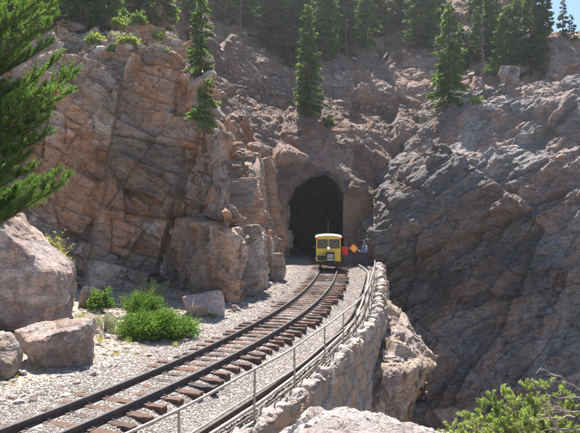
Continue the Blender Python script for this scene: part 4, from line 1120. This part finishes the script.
def cover(pts, hs, mat, label, seed, nb=16):
    r = np.random.RandomState(seed); C = []; U = []; Wd = []; T = []
    for p, h_ in zip(pts, hs):
        a = r.uniform(0, 2*PI, nb); rr = r.uniform(0, .5, nb)*h_
        C.append(np.array(p)+np.stack([np.cos(a)*rr, np.sin(a)*rr, 0*a-.02], -1))
        U.append(np.stack([np.cos(a)*r.uniform(0, .8, nb), np.sin(a)*r.uniform(0, .8, nb), r.uniform(.4, 1, nb)], -1)*h_)
        Wd.append(np.stack([-np.sin(a), np.cos(a), 0*a], -1)*(.004+.03*h_)); T.append(r.uniform(0, 1, nb))
    o = link('ground_cover', tris_mesh('ground_cover', np.concatenate(C), np.concatenate(U), np.concatenate(Wd), M[mat], np.concatenate(T)))
    return tag(o, label, 'ground cover', kind='stuff')
rr_ = random.Random(31); pv = []; hv_ = []
for _ in range(420):
    y = 12+17*rr_.random()**1.1; x = float(xc(y))-2.0-rr_.random()**.8*(2.5+.2*(33-y))
    if math.sin(x*1.7+y*.9)+math.sin(x*.8-y*1.3) < .1: continue
    pv.append((x, y, float(groundz(np.array([x]), np.array([y]))[0]))); hv_.append(rr_.uniform(.04, .16))
cover(pv, hv_, 'drygrass', 'thin dry grass and weeds over the dusty verge', 32)
pv = []; hv_ = []
for _ in range(420):
    h = hit(rr_.uniform(30, 185), rr_.uniform(26, 52))
    if h and h.y < 60: pv.append(tuple(h)); hv_.append(rr_.uniform(.05, .17))
cover(pv, hv_, 'grass', 'low green and yellow plants over the left cliff top', 33, 20)
# ---- near fir at the left edge: only its boughs reach into view
def sprig_rows(p0, p1, r, C, U, Wd, T, n, ln, lw, spread=.75, tint=0.5):
    t = r.uniform(0, 1, n); d = (p1-p0); L = np.linalg.norm(d)+1e-6; d = d/L
    c = p0+d*(t*L)[:, None]
    q_ = r.normal(size=(n, 3)); q_ -= (q_@d)[:, None]*d; q_ /= np.linalg.norm(q_, axis=1, keepdims=True)+1e-6
    u_ = d*(1-spread*.6)+q_*spread; u_ /= np.linalg.norm(u_, axis=1, keepdims=True)
    l_ = ln*r.uniform(.7, 1.2, n); w_ = np.cross(u_, r.normal(size=(n, 3))); w_ /= np.linalg.norm(w_, axis=1, keepdims=True)+1e-6
    C.append(c); U.append(u_*l_[:, None]); Wd.append(w_*(l_*lw)[:, None]); T.append(np.clip(tint+r.uniform(-.15, .15, n), 0, 1))
def near_fir():
    r = np.random.RandomState(8); Zt = 10.5; base = np.array(P(-75, 330, Zt)); base[2] = -.2
    e = empty('fir_tree', tuple(base), 'large near fir whose bright green boughs reach in from the left edge', 'fir tree')
    st = MB().tube([(0, 0, -.3), (0, 0, 4), (0.05, 0, 9), (0.05, 0, 12)], [.22, .17, .08, .03], 12)
    C = []; U = []; Wd = []; T = []
    def bough(z0, tipx, tipy, dz, dens=1.):
        tip = np.array(P(tipx, tipy, Zt+dz))-base; b0 = np.array([0, 0, z0])
        mid = (b0+tip)/2+np.array([0, 0, -.12*np.linalg.norm(tip-b0)])
        L = np.linalg.norm(tip-b0); prev = b0; pts = []
        for t in np.linspace(0, 1, 15):
            pts.append((1-t)**2*b0+2*t*(1-t)*mid+t*t*tip)
        st.tube(pts, [.03*(1-t)+.006 for t in np.linspace(0, 1, 15)], 6, False)
        up_ = np.array([0, 0, 1.]); dirn = (tip-mid)/np.linalg.norm(tip-mid); side = np.cross(dirn, up_); side /= np.linalg.norm(side)
        for i in range(3, 15):
            t = i/14; p = pts[i]
            for s_ in (-1, 1, -1, 1)[:3 + (i % 2)]:
                l_ = L*.30*(1.15-t)*r.uniform(.6, 1.1)+.08
                d = dirn*r.uniform(.5, 1)+side*s_*r.uniform(.35, 1)+up_*r.uniform(-.1, .45); d /= np.linalg.norm(d)
                q0 = p; q1 = p+d*l_+np.array([0, 0, .04])
                st.tube([q0, q1], [.006, .003], 4, False)
                tn_ = r.uniform(.1, .9)
                sprig_rows(q0+(q1-q0)*.15, q1, r, C, U, Wd, T, int(100*dens*l_/.4), .05, .11, .8, tn_)
                for w in range(3):
                    m0 = q0+(q1-q0)*r.uniform(.3, .9); dd = d+side*r.uniform(-.8, .8)+up_*r.uniform(-.1, .6); dd /= np.linalg.norm(dd)
                    m1 = m0+dd*r.uniform(.10, .22); sprig_rows(m0, m1, r, C, U, Wd, T, int(44*dens), .045, .11, .8, min(1, tn_+.15))
    # (attachment height, tip pixel, depth offset)
    for z0, tx, ty, dz in [(3.1, 60, 184, -.6), (3.2, 44, 196, .2), (3.3, 52, 178, .6), (2.9, 22, 206, -.2), (3.5, 30, 184, 1.0), (3.4, 10, 200, .5),
                           (4.3, 42, 138, -.2), (4.2, 16, 150, .7), (4.0, 20, 160, -.4), (4.6, 68, 76, .0), (4.7, 60, 96, -.8), (4.9, 55, 62, .7), (4.4, 46, 108, .4), (4.5, 40, 122, -.5), (4.3, 24, 128, .8), (5.0, 36, 84, 1.2), (5.2, 64, 84, .5), (4.8, 28, 100, -.9),
                           (5.6, 44, 48, .2), (5.8, 30, 36, -.6), (5.5, 52, 22, .6), (6.2, 56, 4, .3), (6.3, 40, 0, -.5), (6.1, 24, 12, .9), (6.7, 50, -18, 0), (6.5, 18, -8, .7), (5.4, 12, 60, .5), (5.0, 8, 88, -.4), (4.6, 2, 120, .9), (4.0, 4, 170, 1.1), (3.8, 26, 172, .2), (3.7, -4, 186, -.8)]:
        bough(z0, tx, ty, dz)
    for k in range(26):      # the rest of the tree, outside the frame
        a = r.uniform(PI*.5, PI*1.6); z0 = r.uniform(3, 9.5); L = 2.2*(1-z0/13)
        q = base+np.array([math.cos(a)*L, math.sin(a)*L, z0-.4]); Zq = q[1]
        bough(z0, q[0]/Zq*F+290, H0-(q[2]-CH)/Zq*F, Zq-Zt, .5)
    st.build('trunk', M['pine_bark'], e)
    link('crown', tris_mesh('crown', np.concatenate(C), np.concatenate(U), np.concatenate(Wd), M['near_fir'], np.concatenate(T)), e)
near_fir()

# ---- near juniper at the lower right
def near_juniper():
    r = np.random.RandomState(18); Zt = 4.8; base = np.array(P(560, 520, Zt))
    e = empty('juniper_bush', tuple(base), 'near bush of yellow green sprigs and bare twigs in the lower right corner', 'bush')
    st = MB(); C = []; U = []; Wd = []; T = []
    limbs = []
    for (tx, ty, dz) in [(452, 432, 0), (470, 418, -.2), (478, 424, .3), (492, 404, .1), (505, 396, -.1), (515, 410, .3), (526, 392, .2), (545, 390, -.1), (540, 402, .4), (560, 398, .1), (572, 408, .3), (500, 426, .2), (520, 430, -.3), (545, 424, .1), (482, 440, 0), (560, 428, .2), (590, 402, 0), (600, 420, .2), (486, 412, .25), (530, 416, -.25), (464, 436, .2), (508, 418, .0), (552, 412, .35), (498, 414, .1), (516, 402, 0), (534, 408, .1), (524, 420, .2), (474, 430, 0), (490, 432, .1), (538, 434, .1), (512, 436, .1), (460, 440, .1), (486, 422, -.1)]:
        tip = np.array(P(tx, ty, Zt+dz))-base; b0 = r.normal(size=3)*.04; mid = tip*.5+np.array([.08, 0, -.10])+r.normal(size=3)*.04
        pts = [(1-t)**2*b0+2*t*(1-t)*mid+t*t*tip+r.normal(size=3)*.008 for t in np.linspace(0, 1, 12)]
        st.tube(pts, [.013*(1-t)+.002 for t in np.linspace(0, 1, 12)], 5, False)
        for i in range(6, 12):
            for k in range(5):
                d = (pts[i]-pts[i-1]); d /= np.linalg.norm(d); d = d*.6+r.normal(size=3)*.55+np.array([0, 0, .35]); d /= np.linalg.norm(d)
                l_ = r.uniform(.04, .11); q1 = pts[i]+d*l_; st.tube([pts[i], q1], [.003, .0015], 4, False)
                if r.uniform() < .85: sprig_rows(pts[i]+d*l_*.25, q1+d*.012, r, C, U, Wd, T, 85, .022, .16, .85, r.uniform(.1, .9))
    # bare twigs
    for (ax_, ay_, bx_, by_, dz) in [(560, 430, 536, 391, -.4), (600, 400, 560, 378, -.3), (560, 378, 541, 368, -.3), (590, 412, 540, 410, -.35), (575, 418, 528, 418, -.3), (600, 396, 552, 398, -.3), (585, 428, 545, 430, -.4), (570, 412, 548, 402, -.35)]:
        a = np.array(P(ax_, ay_, Zt+dz))-base; b = np.array(P(bx_, by_, Zt+dz))-base
        pts = [a+(b-a)*t+r.normal(size=3)*.008 for t in np.linspace(0, 1, 7)]
        st.tube(pts, [.006*(1-t)+.0018 for t in np.linspace(0, 1, 7)], 5, False)
        for i in range(2, 7):
            d = (b-a)/np.linalg.norm(b-a)+r.normal(size=3)*.6; st.tube([pts[i], pts[i]+d*r.uniform(.03, .09)], [.0025, .001], 4, False)
    st.build('stems', simple('juniper_twig', (.34, .26, .23), .8, 0, .3, 20, .2), e)
    link('foliage', tris_mesh('foliage', np.concatenate(C), np.concatenate(U), np.concatenate(Wd), M['juniper_near'], np.concatenate(T)), e)
near_juniper()

# ------------------------------------------------------------------ LIGHT, AIR, CAMERA
EL, AZ = 60, -9
w = bpy.data.worlds.new('World'); sc.world = w; w.use_nodes = True; nt = w.node_tree
bg = nt.nodes['Background']; sky = nt.nodes.new('ShaderNodeTexSky'); sky.sky_type = 'NISHITA'; sky.sun_disc = False
sky.sun_elevation = math.radians(EL); sky.sun_rotation = math.radians(AZ); sky.altitude = 2800
nt.links.new(sky.outputs[0], bg.inputs[0]); bg.inputs[1].default_value = .085
sd = Vector((math.sin(math.radians(AZ))*math.cos(math.radians(EL)), math.cos(math.radians(AZ))*math.cos(math.radians(EL)), math.sin(math.radians(EL))))
l = bpy.data.lights.new('sun', 'SUN'); l.energy = 5; l.angle = math.radians(.53); l.color = (1, .955, .89)
lo_ = bpy.data.objects.new('sun', l); COL.objects.link(lo_); lo_.rotation_euler = sd.to_track_quat('Z', 'Y').to_euler(); lo_.location = (0, 40, 60)

hz = MB().box((0, 48, 35), (170, 170, 110)).build('haze', None); tag(hz, kind='stuff'); tag(hz, 'thin air haze added to stand in for sun glare', 'haze')
hm = bpy.data.materials.new('haze'); hm.use_nodes = True; hn = hm.node_tree; hn.nodes.clear()
ho = hn.nodes.new('ShaderNodeOutputMaterial'); hv = hn.nodes.new('ShaderNodeVolumePrincipled'); hv.inputs['Color'].default_value = (.93, .96, 1, 1)
hv.inputs['Density'].default_value = .00048; hv.inputs['Anisotropy'].default_value = .55; hn.links.new(hv.outputs[0], ho.inputs['Volume']); hz.data.materials.append(hm)  # added volume; forward scattering imitates veiling sun glare
cam = bpy.data.cameras.new('camera'); co_ = bpy.data.objects.new('camera', cam); COL.objects.link(co_)
co_.location = (0, 0, CH); co_.rotation_euler = (PI/2, 0, 0)
cam.sensor_width = 36; cam.lens = F/580*36; cam.shift_y = (H0-216.5)/580; cam.clip_start = .1; cam.clip_end = 1000
sc.camera = co_
vs = sc.view_settings; vs.view_transform = 'Standard'; vs.look = 'None'; vs.exposure = 1.4; vs.gamma = 1; vs.use_curve_mapping = False
